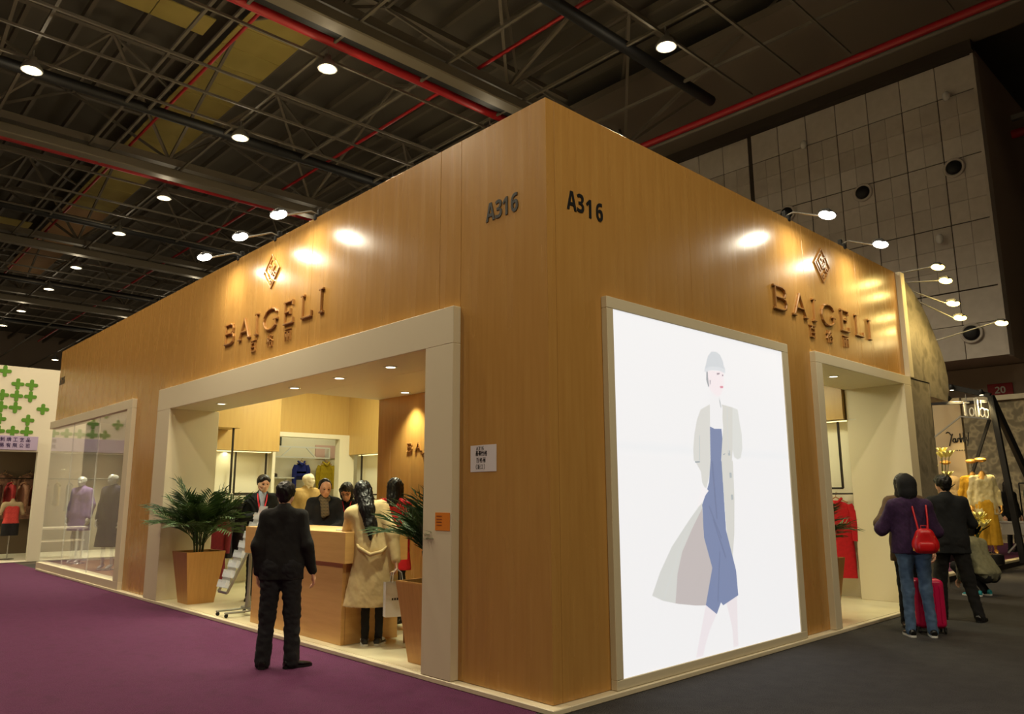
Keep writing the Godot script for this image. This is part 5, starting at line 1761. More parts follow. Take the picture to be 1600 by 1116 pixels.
func head_bones(f: float) -> Array:
	# the skull's middle is the origin, the face looks along z; f softens the jaw
	var b := [bone(V(0, 0.02, -0.03), V(0, 0.022, 0.012), 0.078, 0.076), bone(V(0, 0.045, 0.03), V(0, 0.02, 0.04), 0.052, 0.05), bone(V(0, -0.02, 0.032), V(0, -0.075, 0.045), 0.058, 0.037 - 0.003 * f),
		bone(V(0, -0.098, 0.058), V(0, -0.098, 0.058), 0.018, 0.018), bone(V(0, 0.004, 0.088), V(0, -0.034, 0.104), 0.009, 0.012), bone(V(-0.03, 0.02, 0.074), V(0.03, 0.02, 0.074), 0.015, 0.015),
		bone(V(0, -0.062, 0.083), V(0, -0.068, 0.083), 0.010, 0.010), bone(V(0, -0.06, -0.025), V(0, -0.18, -0.035), 0.054 - 0.006 * f, 0.058 - 0.006 * f)]
	for s in [-1.0, 1.0]:
		b.append(bone(V(s * 0.048, -0.05, -0.005), V(s * 0.018, -0.09, 0.05), 0.028 - 0.004 * f, 0.022))
		b.append(bone(V(s * 0.038, -0.028, 0.056), V(s * 0.045, -0.02, 0.04), 0.022, 0.022))
		b.append(bone(V(s * 0.014, -0.064, 0.082), V(s * 0.006, -0.063, 0.086), 0.008, 0.009))
		b.append(bone(V(s * 0.074, 0.012, -0.01), V(s * 0.074, -0.026, -0.004), 0.016, 0.011, 0.55, V(1, 0, 0)))
		b.append(bone(V(s * 0.010, -0.036, 0.095), V(s * 0.011, -0.036, 0.095), 0.008, 0.008))
	return b


func hand_bones(s: float, curl: float) -> Array:
	# wrist at the origin, fingers down -y, the palm looks along +x * -s (towards the thigh), the thumb forward along z
	var b := [bone(V(0, 0.03, 0), V(0, -0.02, 0), 0.026, 0.026, 0.8, V(1, 0, 0))]
	for k in 4:
		var z := 0.030 - 0.020 * k
		b.append(bone(V(0, -0.02, z * 0.7), V(0, -0.088, z), 0.017, 0.013, 0.8, V(1, 0, 0)))
		var l: float = [0.040, 0.046, 0.042, 0.032][k]
		var p := V(0, -0.09, z)
		var a := 0.15 + curl * 0.6
		for j in 3:
			var d := V(-s * sin(a), -cos(a), 0)
			var q: Vector3 = p + d * l * [1.0, 0.68, 0.52][j]
			b.append(bone(p, q, 0.0098 - 0.0008 * j, 0.0092 - 0.0008 * j))
			p = q
			a += curl
	b.append(bone(V(0, -0.02, 0.022), V(-s * 0.012, -0.058, 0.045), 0.016, 0.012))
	b.append(bone(V(-s * 0.012, -0.058, 0.045), V(-s * 0.022, -0.088, 0.044), 0.011, 0.0095))
	b.append(bone(V(-s * 0.022, -0.088, 0.044), V(-s * 0.030, -0.108, 0.038), 0.0095, 0.008))
	return b


func aim(from: Vector3, down: Vector3, palm: Vector3) -> Transform3D:
	# a frame whose -y runs along down and whose x is nearest to palm
	var y := -down.normalized()
	var x := (palm - y * palm.dot(y)).normalized()
	return Transform3D(Basis(x, y, x.cross(y)), from)


func pose(q: Dictionary) -> Dictionary:
	# joints of a 1.72 m figure, facing z, its left at +x; U carries the upper body, H the head
	var bend: Vector3 = q.get("bend", Vector3.ZERO)
	var hip: Vector3 = q.get("hip", V(0, 0.95, 0))
	var U := Transform3D(Basis.from_euler(bend * PI / 180.0), hip) * Transform3D(Basis(), V(0, -0.95, 0))
	var look: Vector3 = q.get("look", Vector3.ZERO)
	var H := U * Transform3D(Basis(), V(0, 1.47, 0.0)) * Transform3D(Basis.from_euler(look * PI / 180.0), Vector3.ZERO) * Transform3D(Basis(), V(0, 0.135, 0.025))
	var J := {"U": U, "H": H}
	var w: float = q.get("bulk", 1.0)
	for s in [1.0, -1.0]:
		var n: String = "l" if s > 0 else "r"
		var arm: Array = q.get("arm_" + n, [])
		J["sh_" + n] = U * V(s * 0.158 * w, 1.395, -0.01)
		J["el_" + n] = U * (arm[0] if arm else V(s * (0.222 * w), 1.12, -0.03))
		J["wr_" + n] = U * (arm[1] if arm else V(s * (0.235 * w), 0.875, 0.045))
		var down: Vector3 = U.basis * arm[2] if arm.size() > 2 else (J["wr_" + n] - J["el_" + n]).normalized()
		J["hand_" + n] = aim(J["wr_" + n], down, U.basis * (arm[3] if arm.size() > 3 else V(1, 0, 0)))
		var leg: Array = q.get("leg_" + n, [])
		J["hp_" + n] = hip + V(s * 0.088, -0.02, 0)
		J["kn_" + n] = leg[0] if leg else V(s * 0.095, 0.49, 0.015)
		J["an_" + n] = leg[1] if leg else V(s * 0.10, 0.085, -0.02)
		J["toe_" + n] = leg[2] if leg.size() > 2 else s * 12.0
		J["pitch_" + n] = leg[3] if leg.size() > 3 else 0.0
	return J


func figure(t: Node3D, q: Dictionary) -> Dictionary:
	# adds body, clothes, hair and shoes to t; q.size scales the whole
	var J := pose(q)
	var w: float = q.get("bulk", 1.0)
	var cell: float = q.get("cell", 0.014)
	var U: Transform3D = J.U
	var H: Transform3D = J.H
	var uz := U.basis.z
	var hip: Vector3 = q.get("hip", V(0, 0.95, 0))
	var skin: Material = q.get("skin", M.skin)
	var female: float = q.get("female", 0.0)
	# body: torso and limbs, then head and hands on finer grids
	var body := []
	for s in [1.0, -1.0]:
		var n: String = "l" if s > 0 else "r"
		body.append(bone(U * V(s * 0.065, 1.33, 0), U * V(s * 0.055, 1.06, 0), 0.085 * w, 0.08 * w, 0.8, uz))
		body.append(bone(U * V(0, 1.42, -0.01), J["sh_" + n], 0.042, 0.045))
		body.append(bone(J["sh_" + n], J["el_" + n], 0.042, 0.036))
		body.append(bone(J["el_" + n], J["wr_" + n], 0.036, 0.027))
		body.append(bone(J["hp_" + n], J["kn_" + n], 0.058, 0.040))
		body.append(bone(J["kn_" + n], J["an_" + n], 0.040, 0.030))
		body.append(bone(hip + V(s * 0.05, 0.06, 0), hip + V(s * 0.06, 0.0, 0), 0.09, 0.09))
	body.append(bone(U * V(0, 1.40, -0.01), U * V(0, 1.50, 0.005), 0.055, 0.05))
	var sb := SB.new()
	blob(sb, body, 0.03, 60.0)
	if q.get("head", true):
		var dims := [Transform3D(Basis().scaled(V(1, 1, 1) * (0.97 - 0.03 * female)), Vector3.ZERO)]
		var sock := []
		for s in [-1.0, 1.0]:
			sock.append(bone(V(s * 0.031, 0.0, 0.094), V(s * 0.033, 0.0, 0.092), 0.011, 0.011))
		blob(sb, moved(head_bones(female), H * dims[0]), q.get("head_cell", 0.0065), 130.0, 0.0, Vector3.ONE, moved(sock, H * dims[0]))
	if q.get("hands", true):
		for s in [1.0, -1.0]:
			var n: String = "l" if s > 0 else "r"
			if q.get("skip_hand", "") == n:
				continue
			blob(sb, moved(hand_bones(s, q.get("curl_" + n, 0.35)), J["hand_" + n]), 0.0055, 260.0)
	var b := obj("body", sb, skin, t)
	if q.has("size"):
		t.scale = Vector3.ONE * float(q.size)
	# the face
	if q.get("face", false):
		for s in [-1.0, 1.0]:
			var hx := H.basis
			obj("eye", MB.new().ball(H * (V(s * 0.031, 0.0, 0.083) * 0.96), V(0.013, 0.0065, 0.007), 10, 6, hx), M.eye_dark, t)
			obj("eyebrow", MB.new().tube([H * (V(s * 0.016, 0.020, 0.0905) * 0.96), H * (V(s * 0.032, 0.026, 0.0885) * 0.96), H * (V(s * 0.048, 0.020, 0.076) * 0.96)], 0.0035, 5), M.hair_black, t)
		obj("mouth", MB.new().ball(H * (V(0, -0.064, 0.0925) * 0.965), V(0.020, 0.006, 0.005), 10, 6, H.basis), M.lip_red, t)
	# top
	if q.has("top"):
		var c: Dictionary = q.top
		var hem: float = c.get("hem", 0.80)
		var fl: float = c.get("flare", 0.118)
		var puff: float = c.get("puff", 0.0)
		var cl := []
		for s in [1.0, -1.0]:
			var n: String = "l" if s > 0 else "r"
			cl.append(bone(U * V(s * 0.078 * w, 1.32, 0), U * V(s * 0.066 * w, 1.06, 0), 0.108 * w + puff, 0.104 * w + puff, 0.84, uz))
			cl.append(bone(U * V(s * 0.035, 1.425, -0.012), J["sh_" + n] + uz * -0.005, 0.058 + puff, 0.060 + puff))
			cl.append(bone(J["sh_" + n], J["el_" + n], 0.060 + puff, 0.050 + puff))
			cl.append(bone(J["el_" + n], J["wr_" + n].lerp(J["el_" + n], c.get("cuff", 0.03)), 0.053 + puff, c.get("wrist", 0.044) + puff * 0.6))
			if hem < 1.0:
				var lo: Vector3 = V(s * 0.085 * w, hem, 0) + (hip - V(0, 0.95, 0)) * clampf((hem - 0.1) / 0.85, 0.0, 1.0)
				cl.append(bone(U * V(s * 0.066 * w, 1.06, 0), hip + V(s * 0.076 * w, 0.0, 0), 0.104 * w + puff, 0.112 * w + puff, 0.84, uz))
				cl.append(bone(hip + V(s * 0.076 * w, 0.0, 0), lo, 0.112 * w + puff, fl * w + puff, 0.86, Vector3.BACK, lo.y + hip.y - hip.y))
		if hem < 0.7:
			var mid := (hip - V(0, 0.95, 0)) * clampf((hem - 0.1) / 0.85, 0.0, 1.0)
			cl.append(bone(hip, V(0, hem, 0) + mid, 0.13 * w, fl * w * 1.05, 0.9, Vector3.BACK, hem + mid.y))
		if c.get("collar", true):
			cl.append(bone(U * V(0, 1.43, -0.02), U * V(0, 1.475, -0.012), 0.066, 0.062))
		var keep: Array = []
		if c.get("open", false):
			# the neckline opens in front
			keep = [bone(U * V(0, 1.50, 0.12), U * V(0, 1.24, 0.15), 0.055, 0.012)]
		obj(c.get("name", "jacket"), blob(SB.new(), cl, cell, c.get("k", 55.0), c.get("wr", 0.007), Vector3(11, 7, 11), keep), c.mat, t)
	# trousers or tights
	if q.has("legs"):
		var c: Dictionary = q.legs
		var sl: float = c.get("slim", 1.0)
		var cl := []
		for s in [1.0, -1.0]:
			var n: String = "l" if s > 0 else "r"
			cl.append(bone(hip + V(s * 0.065, 0.05, 0), J["hp_" + n] + V(0, -0.02, -0.005), 0.100 * w, 0.105 * w * lerpf(1.0, sl, 0.5), 0.95))
			cl.append(bone(J["hp_" + n], J["kn_" + n], 0.098 * sl * w, 0.068 * sl * w))
			cl.append(bone(J["kn_" + n], J["an_" + n] + V(0, -0.035 * c.get("long", 1.0), 0), 0.066 * sl * w, c.get("cuff", 0.058) * sl))
		obj(c.get("name", "trousers"), blob(SB.new(), cl, cell, 70.0, c.get("wr", 0.007), Vector3(10, 16, 10)), c.mat, t)
	if q.has("shoes"):
		for s in [1.0, -1.0]:
			var n: String = "l" if s > 0 else "r"
			var h := Node3D.new()
			h.name = "shoe" if s > 0 else "shoe_001"
			t.add_child(h, true)
			h.position = J["an_" + n] + V(0, -0.085, 0)
			h.rotation_degrees = V(J["pitch_" + n], J["toe_" + n], 0)
			if J["pitch_" + n]:
				h.position += V(0, 0.0, 0)
			shoe_parts(h, q.shoes, 0.27 * q.get("foot", 1.0), q.get("sole", null))
	# hair
	if q.has("hair"):
		var style: String = q.hair
		var hb := [bone(V(0, 0.042, -0.036), V(0, 0.048, -0.002), 0.088, 0.083), bone(V(0, 0.0, -0.05), V(0, -0.035, -0.055), 0.072, 0.056)]
		for s in [-1.0, 1.0]:
			hb.append(bone(V(s * 0.045, 0.055, 0.045), V(s * 0.02, 0.078, 0.05), 0.030, 0.030))
			hb.append(bone(V(s * 0.068, 0.03, -0.01), V(s * 0.068, 0.0, -0.03), 0.022, 0.02))
		if style == "swept":
			hb = [bone(V(0, 0.036, -0.050), V(0, 0.052, -0.029), 0.085, 0.0745), bone(V(0, 0.0, -0.05), V(0, -0.03, -0.055), 0.072, 0.056), bone(V(0, -0.02, -0.11), V(0, -0.04, -0.12), 0.036, 0.038)]
			for s in [-1.0, 1.0]:
				hb.append(bone(V(s * 0.064, 0.04, 0.005), V(s * 0.07, -0.01, -0.02), 0.020, 0.02))
		elif style == "bob":
			for s in [-1.0, 1.0]:
				hb.append(bone(V(s * 0.07, 0.03, 0.0), V(s * 0.066, -0.085, -0.015), 0.030, 0.026))
			hb.append(bone(V(0, -0.01, -0.055), V(0, -0.11, -0.06), 0.075, 0.06))
			hb.append(bone(V(-0.045, 0.058, 0.062), V(0.045, 0.058, 0.062), 0.024, 0.024))
		elif style == "long":
			hb.append(bone(V(0, 0.0, -0.05), V(0, -0.22, -0.10), 0.088, 0.085, 0.75))
			hb.append(bone(V(0, -0.22, -0.10), V(0.01, -0.40, -0.11), 0.085, 0.055, 0.55))
			hb.append(bone(V(0.02, -0.40, -0.11), V(0.03, -0.55, -0.105), 0.045, 0.015, 0.6))
			hb.append(bone(V(-0.05, -0.36, -0.10), V(-0.055, -0.48, -0.10), 0.03, 0.012, 0.6))
			for s in [-1.0, 1.0]:
				hb.append(bone(V(s * 0.07, 0.03, 0.0), V(s * 0.08, -0.18, -0.01), 0.030, 0.03))
		elif style == "shoulder":
			hb.append(bone(V(0, 0.0, -0.05), V(0, -0.17, -0.075), 0.090, 0.08, 0.8))
			for s in [-1.0, 1.0]:
				hb.append(bone(V(s * 0.072, 0.04, 0.0), V(s * 0.08, -0.17, 0.0), 0.032, 0.034))
		obj("hair", blob(SB.new(), moved(hb, H), q.get("hair_cell", 0.009), 120.0, 0.012 if style != "swept" else 0.004, Vector3(42, 11, 42)), q.get("hair_mat", M.hair_black), t)
	return J


func facing(d: Vector2) -> float:
	return atan2(d.x, d.y)


const AWAY := Vector2(-0.72, -0.69)


func person(label: String, at: Vector3, face: Vector2, q: Dictionary) -> Array:
	var t := thing("person", label, "person", at, facing(face))
	var J := figure(t, q)
	return [t, J]


func build_people() -> void:
	cloth("jacket_black", Color(0.045, 0.042, 0.045), Color(0.065, 0.06, 0.065), 8.0)
	cloth("jeans_black", Color(0.055, 0.058, 0.075), Color(0.10, 0.10, 0.125), 3.0)
	cloth("coat_beige", Color(0.80, 0.70, 0.50), Color(0.84, 0.745, 0.55), 5.0)
	cloth("tights_black", Color(0.05, 0.05, 0.06), Color(0.08, 0.08, 0.09), 5.0)
	cloth("jacket_navy", Color(0.035, 0.04, 0.065), Color(0.05, 0.055, 0.08), 6.0)
	cloth("scarf_print", Color(0.55, 0.49, 0.38), Color(0.24, 0.22, 0.18), 24.0)
	cloth("shirt_blue", Color(0.62, 0.66, 0.76), Color(0.70, 0.74, 0.82), 9.0)
	cloth("lanyard_pink", Color(0.80, 0.16, 0.22), Color(0.86, 0.24, 0.28), 9.0)
	cloth("fleece_purple", Color(0.16, 0.07, 0.20), Color(0.23, 0.11, 0.27), 10.0)
	cloth("jeans_blue", Color(0.24, 0.33, 0.44), Color(0.35, 0.45, 0.57), 3.0)
	cloth("knit_black", Color(0.03, 0.03, 0.035), Color(0.06, 0.06, 0.065), 20.0)
	cloth("coat_brown_wool", Color(0.28, 0.20, 0.13), Color(0.34, 0.25, 0.16), 6.0)
	cloth("suit_dark", Color(0.05, 0.06, 0.07), Color(0.07, 0.08, 0.09), 6.0)
	cloth("jacket_grey", Color(0.42, 0.42, 0.34), Color(0.50, 0.50, 0.42), 5.0)
	cloth("leather_red", Color(0.72, 0.03, 0.06), Color(0.78, 0.05, 0.08), 4.0, 0.35)
	mat("shoe_black", Color(0.03, 0.03, 0.03), 0.3)
	mat("shoe_turquoise", Color(0.15, 0.62, 0.66), 0.5)
	mat("rubber_white", Color(0.85, 0.85, 0.82), 0.6)
	mat("bag_white", Color(0.88, 0.87, 0.86), 0.7)
	# the man on the purple carpet, seen from behind
	person("person in black jacket and dark jeans standing on the purple carpet, seen from behind", V(-2.76, 0, 0.74), Vector2(-0.80, -0.60), {
		"bulk": 1.02, "size": 0.965, "look": V(2, -4, 0), "cell": 0.013, "hair": "short",
		"arm_l": [V(0.232, 1.12, -0.05), V(0.225, 0.87, 0.02)], "arm_r": [V(-0.24, 1.12, -0.04), V(-0.285, 0.87, 0.05)],
		"leg_l": [V(0.115, 0.49, 0.02), V(0.135, 0.085, -0.01), 8.0], "leg_r": [V(-0.115, 0.49, 0.0), V(-0.135, 0.085, -0.03), -62.0],
		"top": {"mat": M.jacket_black, "hem": 0.80, "name": "jacket", "wr": 0.008}, "legs": {"mat": M.jeans_black, "wr": 0.012, "cuff": 0.066, "slim": 1.10}, "shoes": M.shoe_black})
	# the customer in the beige coat, leaning on the counter
	var p := person("person in long beige coat with long black hair leaning on the counter", V(-2.86, 0.045, -0.33), Vector2(-0.80, -0.60), {
		"female": 1.0, "size": 0.965, "bend": V(7, 0, -12), "look": V(8, 10, 0), "hair": "long", "cell": 0.013,
		"arm_l": [V(0.27, 1.17, 0.13), V(0.20, 1.23, 0.34), V(-0.2, -0.1, 1.0), V(0, 1, 0)], "arm_r": [V(-0.235, 1.08, -0.10), V(-0.215, 0.80, -0.14)],
		"leg_l": [V(0.075, 0.49, 0.01), V(0.07, 0.085, -0.02), 6.0], "leg_r": [V(-0.075, 0.49, 0.01), V(-0.07, 0.085, -0.01), -14.0], "curl_r": 0.75,
		"top": {"mat": M.coat_beige, "hem": 0.40, "flare": 0.215, "name": "coat", "wr": 0.006, "puff": 0.012}, "legs": {"mat": M.tights_black, "slim": 0.76, "name": "tights", "cuff": 0.052}, "shoes": M.shoe_black, "sole": M.rubber_white, "foot": 0.93})
	var t: Node3D = p[0]
	pose_of_customer = t.transform * (p[1].hand_r * V(0, -0.06, 0))
	obj("belt_loop", MB.new().tube([V(0.20, 1.06, 0.0), V(0.15, 1.00, -0.115), V(0.03, 0.93, -0.165), V(-0.09, 0.96, -0.145), V(-0.19, 1.05, -0.04)], [0.010, 0.018, 0.022, 0.018, 0.010], 10), M.coat_beige, t)
	for s in [1.0, -1.0]:
		var sh: Node3D = t.get_node("shoe" if s > 0 else "shoe_001")
		for k in 3:
			obj("stripe", MB.new().tube([V(-0.042, 0.045, 0.03 + 0.035 * k), V(-0.02, 0.075 - 0.009 * k, 0.03 + 0.035 * k), V(0.02, 0.075 - 0.009 * k, 0.03 + 0.035 * k), V(0.042, 0.045, 0.03 + 0.035 * k)], 0.007, 6), M.rubber_white, sh)
	# behind the counter
	p = person("person with swept-back black hair and patterned scarf behind the counter, facing the customer", V(-5.30, 0.045, -1.12), Vector2(0.86, 0.50), {
		"female": 0.8, "size": 1.0, "bend": V(5, 0, 0), "look": V(10, 12, 0), "hair": "swept", "face": true, "head_cell": 0.005, "cell": 0.015,
		"arm_l": [V(0.24, 1.12, 0.04), V(0.10, 1.08, 0.24), V(-0.6, 0, 0.8), V(0, 1, 0)], "arm_r": [V(-0.24, 1.12, 0.04), V(-0.10, 1.08, 0.24), V(0.6, 0, 0.8), V(0, -1, 0)],
		"top": {"mat": M.jacket_navy, "hem": 0.72, "open": true, "puff": 0.006}, "legs": {"mat": M.tights_black}, "shoes": M.shoe_black})
	obj("scarf", blob(SB.new(), moved([bone(V(0, 1.40, 0.075), V(0, 1.24, 0.098), 0.05, 0.035, 0.6), bone(V(-0.03, 1.45, 0.04), V(0.035, 1.45, 0.045), 0.045, 0.045), bone(V(0.03, 1.37, 0.085), V(0.05, 1.26, 0.10), 0.03, 0.025)], p[1].U), 0.010, 120.0, 0.006), M.scarf_print, p[0])
	p = person("person with short bob and dark-rimmed glasses behind the counter, half hidden by the customer", V(-5.36, 0.045, -1.52), Vector2(0.80, 0.60), {
		"female": 0.8, "size": 0.975, "bend": V(8, 0, 0), "look": V(14, -8, 0), "hair": "bob", "face": true, "head_cell": 0.0055, "cell": 0.016,
		"top": {"mat": M.jacket_black, "hem": 0.80, "open": true}, "legs": {"mat": M.tights_black}, "shoes": M.shoe_black})
	var g := MB.new()
	var H: Transform3D = p[1].H
	for s in [-1.0, 1.0]:
		var ring := []
		for k in 13:
			var a := TAU * k / 12
			ring.append(H * V(s * 0.031 + cos(a) * 0.023, -0.002 + sin(a) * 0.016, 0.098))
		g.tube(ring, 0.0025, 5, false)
		g.tube([H * V(s * 0.054, 0.002, 0.096), H * V(s * 0.076, 0.004, 0.0)], 0.002, 5)
	g.tube([H * V(-0.008, 0.0, 0.099), H * V(0.008, 0.0, 0.099)], 0.0025, 5)
	obj("glasses", g, M.black_matte, p[0])
	obj("lanyard", MB.new().tube([p[1].U * V(-0.06, 1.46, 0.05), p[1].U * V(-0.03, 1.34, 0.115), p[1].U * V(0.0, 1.22, 0.125), p[1].U * V(0.03, 1.34, 0.115), p[1].U * V(0.06, 1.46, 0.05)], 0.006, 5), M.lanyard_pink, p[0])
	p = person("person in dark suit with pink lanyard standing left of the counter", V(-6.95, 0.045, -1.02), Vector2(0.92, 0.40), {
		"size": 1.045, "look": V(8, 14, 0), "hair": "short", "hair_mat": M.hair_brown, "face": true, "head_cell": 0.0055, "cell": 0.015,
		"arm_l": [V(0.25, 1.12, 0.05), V(0.10, 1.14, 0.25), V(-0.7, 0.2, 0.6), V(0, 1, 0)], "arm_r": [V(-0.25, 1.12, 0.05), V(-0.10, 1.16, 0.25), V(0.7, 0.2, 0.6), V(0, -1, 0)],
		"top": {"mat": M.suit_dark, "hem": 0.78, "open": true}, "legs": {"mat": M.suit_dark}, "shoes": M.shoe_black})
	obj("shirt", blob(SB.new(), moved([bone(V(0, 1.45, 0.045), V(0, 1.22, 0.085), 0.046, 0.03, 0.7), bone(V(0, 1.46, 0.02), V(0, 1.47, 0.02), 0.055, 0.055)], p[1].U), 0.011, 120.0), M.shirt_blue, p[0])
	obj("lanyard", MB.new().tube([p[1].U * V(-0.065, 1.46, 0.03), p[1].U * V(-0.055, 1.36, 0.105), p[1].U * V(-0.01, 1.15, 0.135), p[1].U * V(0.0, 1.12, 0.137), p[1].U * V(0.01, 1.15, 0.135), p[1].U * V(0.055, 1.36, 0.105), p[1].U * V(0.065, 1.46, 0.03)], 0.010, 6), M.lanyard_pink, p[0])
	obj("badge", MB.new().box(p[1].U * V(0, 1.07, 0.14), V(0.075, 0.10, 0.006), 0.002), M.paper_white, p[0])
	person("person in red coat with shoulder-length dark hair in front of the wood partition", V(-3.86, 0.045, -1.26), Vector2(-0.55, -0.84), {
		"female": 1.0, "size": 0.985, "look": V(6, 10, 0), "hair": "shoulder", "hair_mat": M.hair_black, "cell": 0.016,
		"arm_r": [V(-0.26, 1.13, 0.0), V(-0.20, 1.02, 0.22), V(0.3, 0.1, 0.9), V(0, -1, 0)],
		"top": {"mat": M.coat_red, "hem": 0.62, "flare": 0.14, "name": "coat", "puff": 0.008}, "legs": {"mat": M.tights_black, "slim": 0.85}, "shoes": M.shoe_black})
	# the group at the side doorway
	p = person("person in purple fleece, black beanie and blue jeans, seen from behind in the right aisle", V(0.76, 0, -4.98), Vector2(-0.56, -0.83), {
		"female": 1.0, "size": 0.995, "look": V(4, 0, 0), "cell": 0.014,
		"arm_l": [V(0.29, 1.14, 0.06), V(0.16, 1.22, 0.26), V(-0.4, 0.6, 0.6), V(0, 0, 1)], "arm_r": [V(-0.26, 1.12, 0.02), V(-0.14, 1.10, 0.24), V(0.5, 0.3, 0.8), V(0, -1, 0)],
		"leg_l": [V(0.085, 0.49, 0.02), V(0.10, 0.085, -0.01), 5.0], "leg_r": [V(-0.10, 0.49, 0.02), V(-0.125, 0.085, 0.0), -8.0],
		"top": {"mat": M.fleece_purple, "hem": 0.88, "name": "fleece", "puff": 0.014, "wr": 0.010}, "legs": {"mat": M.jeans_blue, "slim": 0.90, "wr": 0.009}, "shoes": M.shoe_black, "sole": M.rubber_white, "foot": 0.95, "hair": "bob"})
	obj("beanie", blob(SB.new(), moved([bone(V(0, 0.045, -0.035), V(0, 0.055, 0.0), 0.100, 0.096), bone(V(0, 0.0, -0.04), V(0, -0.055, -0.045), 0.096, 0.098), bone(V(0, 0.10, -0.03), V(0, 0.12, -0.035), 0.06, 0.04)], p[1].H), 0.010, 110.0, 0.004), M.knit_black, p[0])
	person("person in brown wool coat, hidden behind the purple fleece except for hair and one sleeve", V(0.50, 0, -5.60), Vector2(0.6, 0.8), {
		"female": 1.0, "size": 1.02, "hair": "shoulder", "hair_mat": M.hair_brown, "face": true, "cell": 0.018,
		"arm_r": [V(-0.31, 1.15, 0.05), V(-0.17, 1.28, 0.22), V(0.5, 0.6, 0.5), V(0, -1, 0)],
		"top": {"mat": M.coat_brown_wool, "hem": 0.72, "name": "coat", "puff": 0.01}, "legs": {"mat": M.suit_dark}, "shoes": M.shoe_black})
	person("person in dark suit with one foot forward, seen from behind beside the pink suitcase", V(0.70, 0, -6.40), Vector2(-0.52, -0.85), {
		"bulk": 1.08, "size": 1.02, "hair": "short", "look": V(4, 14, 0), "cell": 0.016,
		"arm_l": [V(0.27, 1.13, 0.06), V(0.16, 1.10, 0.26), V(-0.4, 0.2, 0.8), V(0, 1, 0)], "arm_r": [V(-0.28, 1.13, 0.06), V(-0.18, 1.08, 0.26), V(0.4, 0.2, 0.8), V(0, -1, 0)],
		"leg_l": [V(0.12, 0.50, 0.10), V(0.13, 0.085, 0.12), 4.0], "leg_r": [V(-0.15, 0.49, 0.0), V(-0.22, 0.085, -0.05), -30.0],
		"top": {"mat": M.suit_dark, "hem": 0.78}, "legs": {"mat": M.jacket_black, "wr": 0.01}, "shoes": M.shoe_black})
	person("person crouching on the aisle floor in grey jacket, dark jeans and turquoise sneakers", V(0.20, 0, -9.2), Vector2(-0.95, -0.25), {
		"size": 1.0, "hip": V(0, 0.34, -0.12), "bend": V(24, 0, 0), "look": V(-12, -10, 0), "hair": "short", "cell": 0.017,
		"arm_l": [V(0.26, 1.16, 0.16), V(0.14, 1.02, 0.36), V(-0.2, -0.4, 0.8), V(0, 1, 0)], "arm_r": [V(-0.26, 1.16, 0.16), V(-0.14, 1.02, 0.36), V(0.2, -0.4, 0.8), V(0, -1, 0)],
		"leg_l": [V(0.16, 0.42, 0.28), V(0.13, 0.085, 0.02), 10.0], "leg_r": [V(-0.16, 0.42, 0.28), V(-0.13, 0.085, 0.02), -10.0],
		"top": {"mat": M.jacket_grey, "hem": 0.90, "flare": 0.13, "puff": 0.02, "wr": 0.012}, "legs": {"mat": M.jeans_black}, "shoes": M.shoe_turquoise, "sole": M.rubber_white})
	p = person("person in black trouser suit with long dark hair, far off on the neighbouring stand", V(-1.35, 0.14, -17.4), Vector2(0.75, 0.5), {
		"female": 1.0, "size": 0.97, "hair": "long", "hair_mat": M.hair_brown, "cell": 0.022, "head_cell": 0.009, "hands": true, "face": true, "hair_cell": 0.014,
		"top": {"mat": M.jacket_black, "hem": 0.78, "open": true}, "legs": {"mat": M.jacket_black, "slim": 0.9}, "shoes": M.shoe_black})
	obj("shirt", blob(SB.new(), moved([bone(V(0, 1.45, 0.045), V(0, 1.22, 0.085), 0.046, 0.03, 0.7)], p[1].U), 0.016, 120.0), M.rubber_white, p[0])
	# what they carry
	var cj := pose_of_customer
	var b := thing("shopping_bag", "white paper shopping bag hanging from the beige coat wearer's right hand", "bag", cj + V(0.045, -0.475, 0.03), 1.25)
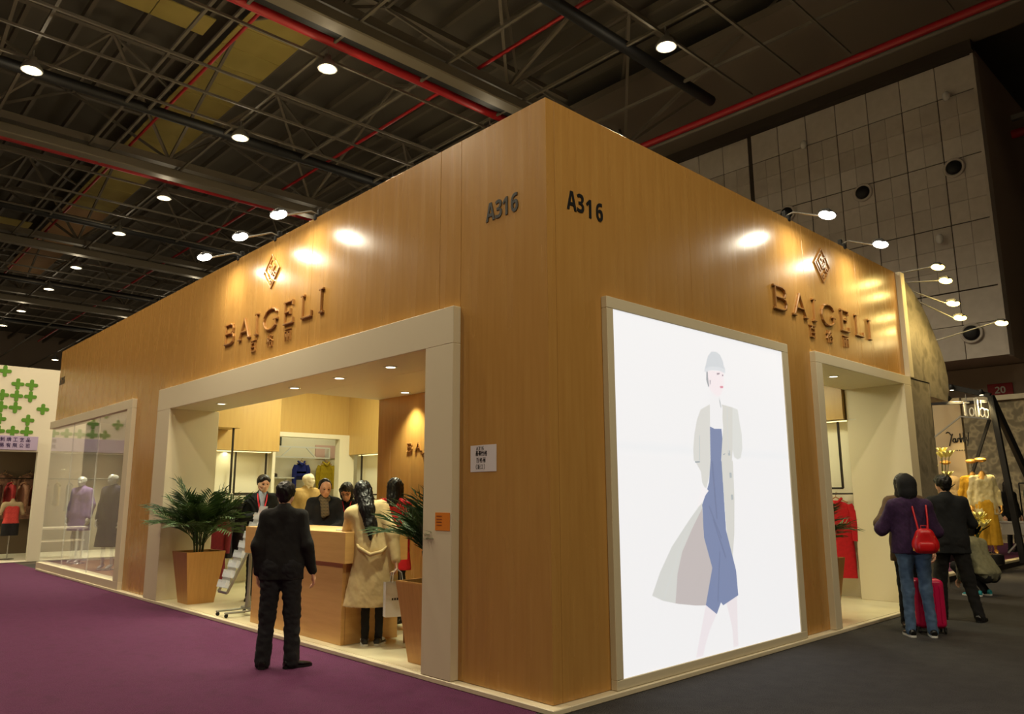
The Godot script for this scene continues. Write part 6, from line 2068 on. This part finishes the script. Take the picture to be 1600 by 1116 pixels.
	bag_parts(b, M.bag_white, V(0.24, 0.33, 0.09))
	var bp := MB.new()
	for k in 5:
		bp.box(V(-0.05 + 0.025 * k, 0.17, 0.0475), V(0.016, 0.022, 0.001))
	obj("print", bp, M.black_vinyl, b)
	b = thing("backpack", "small red leather backpack on the purple fleece wearer's back", "backpack", V(0.76, 0.90, -4.98) + V(0.56, 0, 0.83) * 0.255 + V(0.686, 0, -0.727) * 0.07, facing(Vector2(0.50, 0.86)))
	var sh := [bone(V(-0.055, 0.10, 0), V(-0.03, 0.19, 0), 0.075, 0.065, 0.75), bone(V(0.055, 0.10, 0), V(0.03, 0.19, 0), 0.075, 0.065, 0.75), bone(V(-0.06, 0.06, 0), V(0.06, 0.06, 0), 0.068, 0.068, 0.85)]
	obj("pack", blob(SB.new(), sh, 0.009, 80.0), M.leather_red, b)
	obj("front_pocket", blob(SB.new(), [bone(V(-0.045, 0.075, 0.05), V(0.045, 0.075, 0.05), 0.045, 0.045, 0.6), bone(V(-0.04, 0.05, 0.05), V(0.04, 0.05, 0.05), 0.04, 0.04, 0.6)], 0.008, 110.0), M.leather_red, b)
	obj("zip", MB.new().tube([V(-0.11, 0.10, 0.02), V(-0.085, 0.17, 0.035), V(-0.03, 0.232, 0.035), V(0.03, 0.232, 0.035), V(0.085, 0.17, 0.035), V(0.11, 0.10, 0.02)], 0.004, 6), M.mannequin_gold, b)
	obj("grab_loop", MB.new().tube([V(-0.03, 0.24, -0.01), V(-0.025, 0.285, -0.01), V(0.025, 0.285, -0.01), V(0.03, 0.24, -0.01)], 0.006, 6), M.leather_red, b)
	for s in [-1.0, 1.0]:
		obj("strap", MB.new().tube([V(s * 0.045, 0.22, -0.045), V(s * 0.06, 0.36, -0.085), V(s * 0.07, 0.50, -0.15)], 0.011, 6), M.leather_red, b)
		obj("side_buckle", MB.new().box(V(s * 0.118, 0.055, 0.005), V(0.014, 0.075, 0.05), 0.004), M.mannequin_gold, b)


var pose_of_customer := Vector3.ZERO
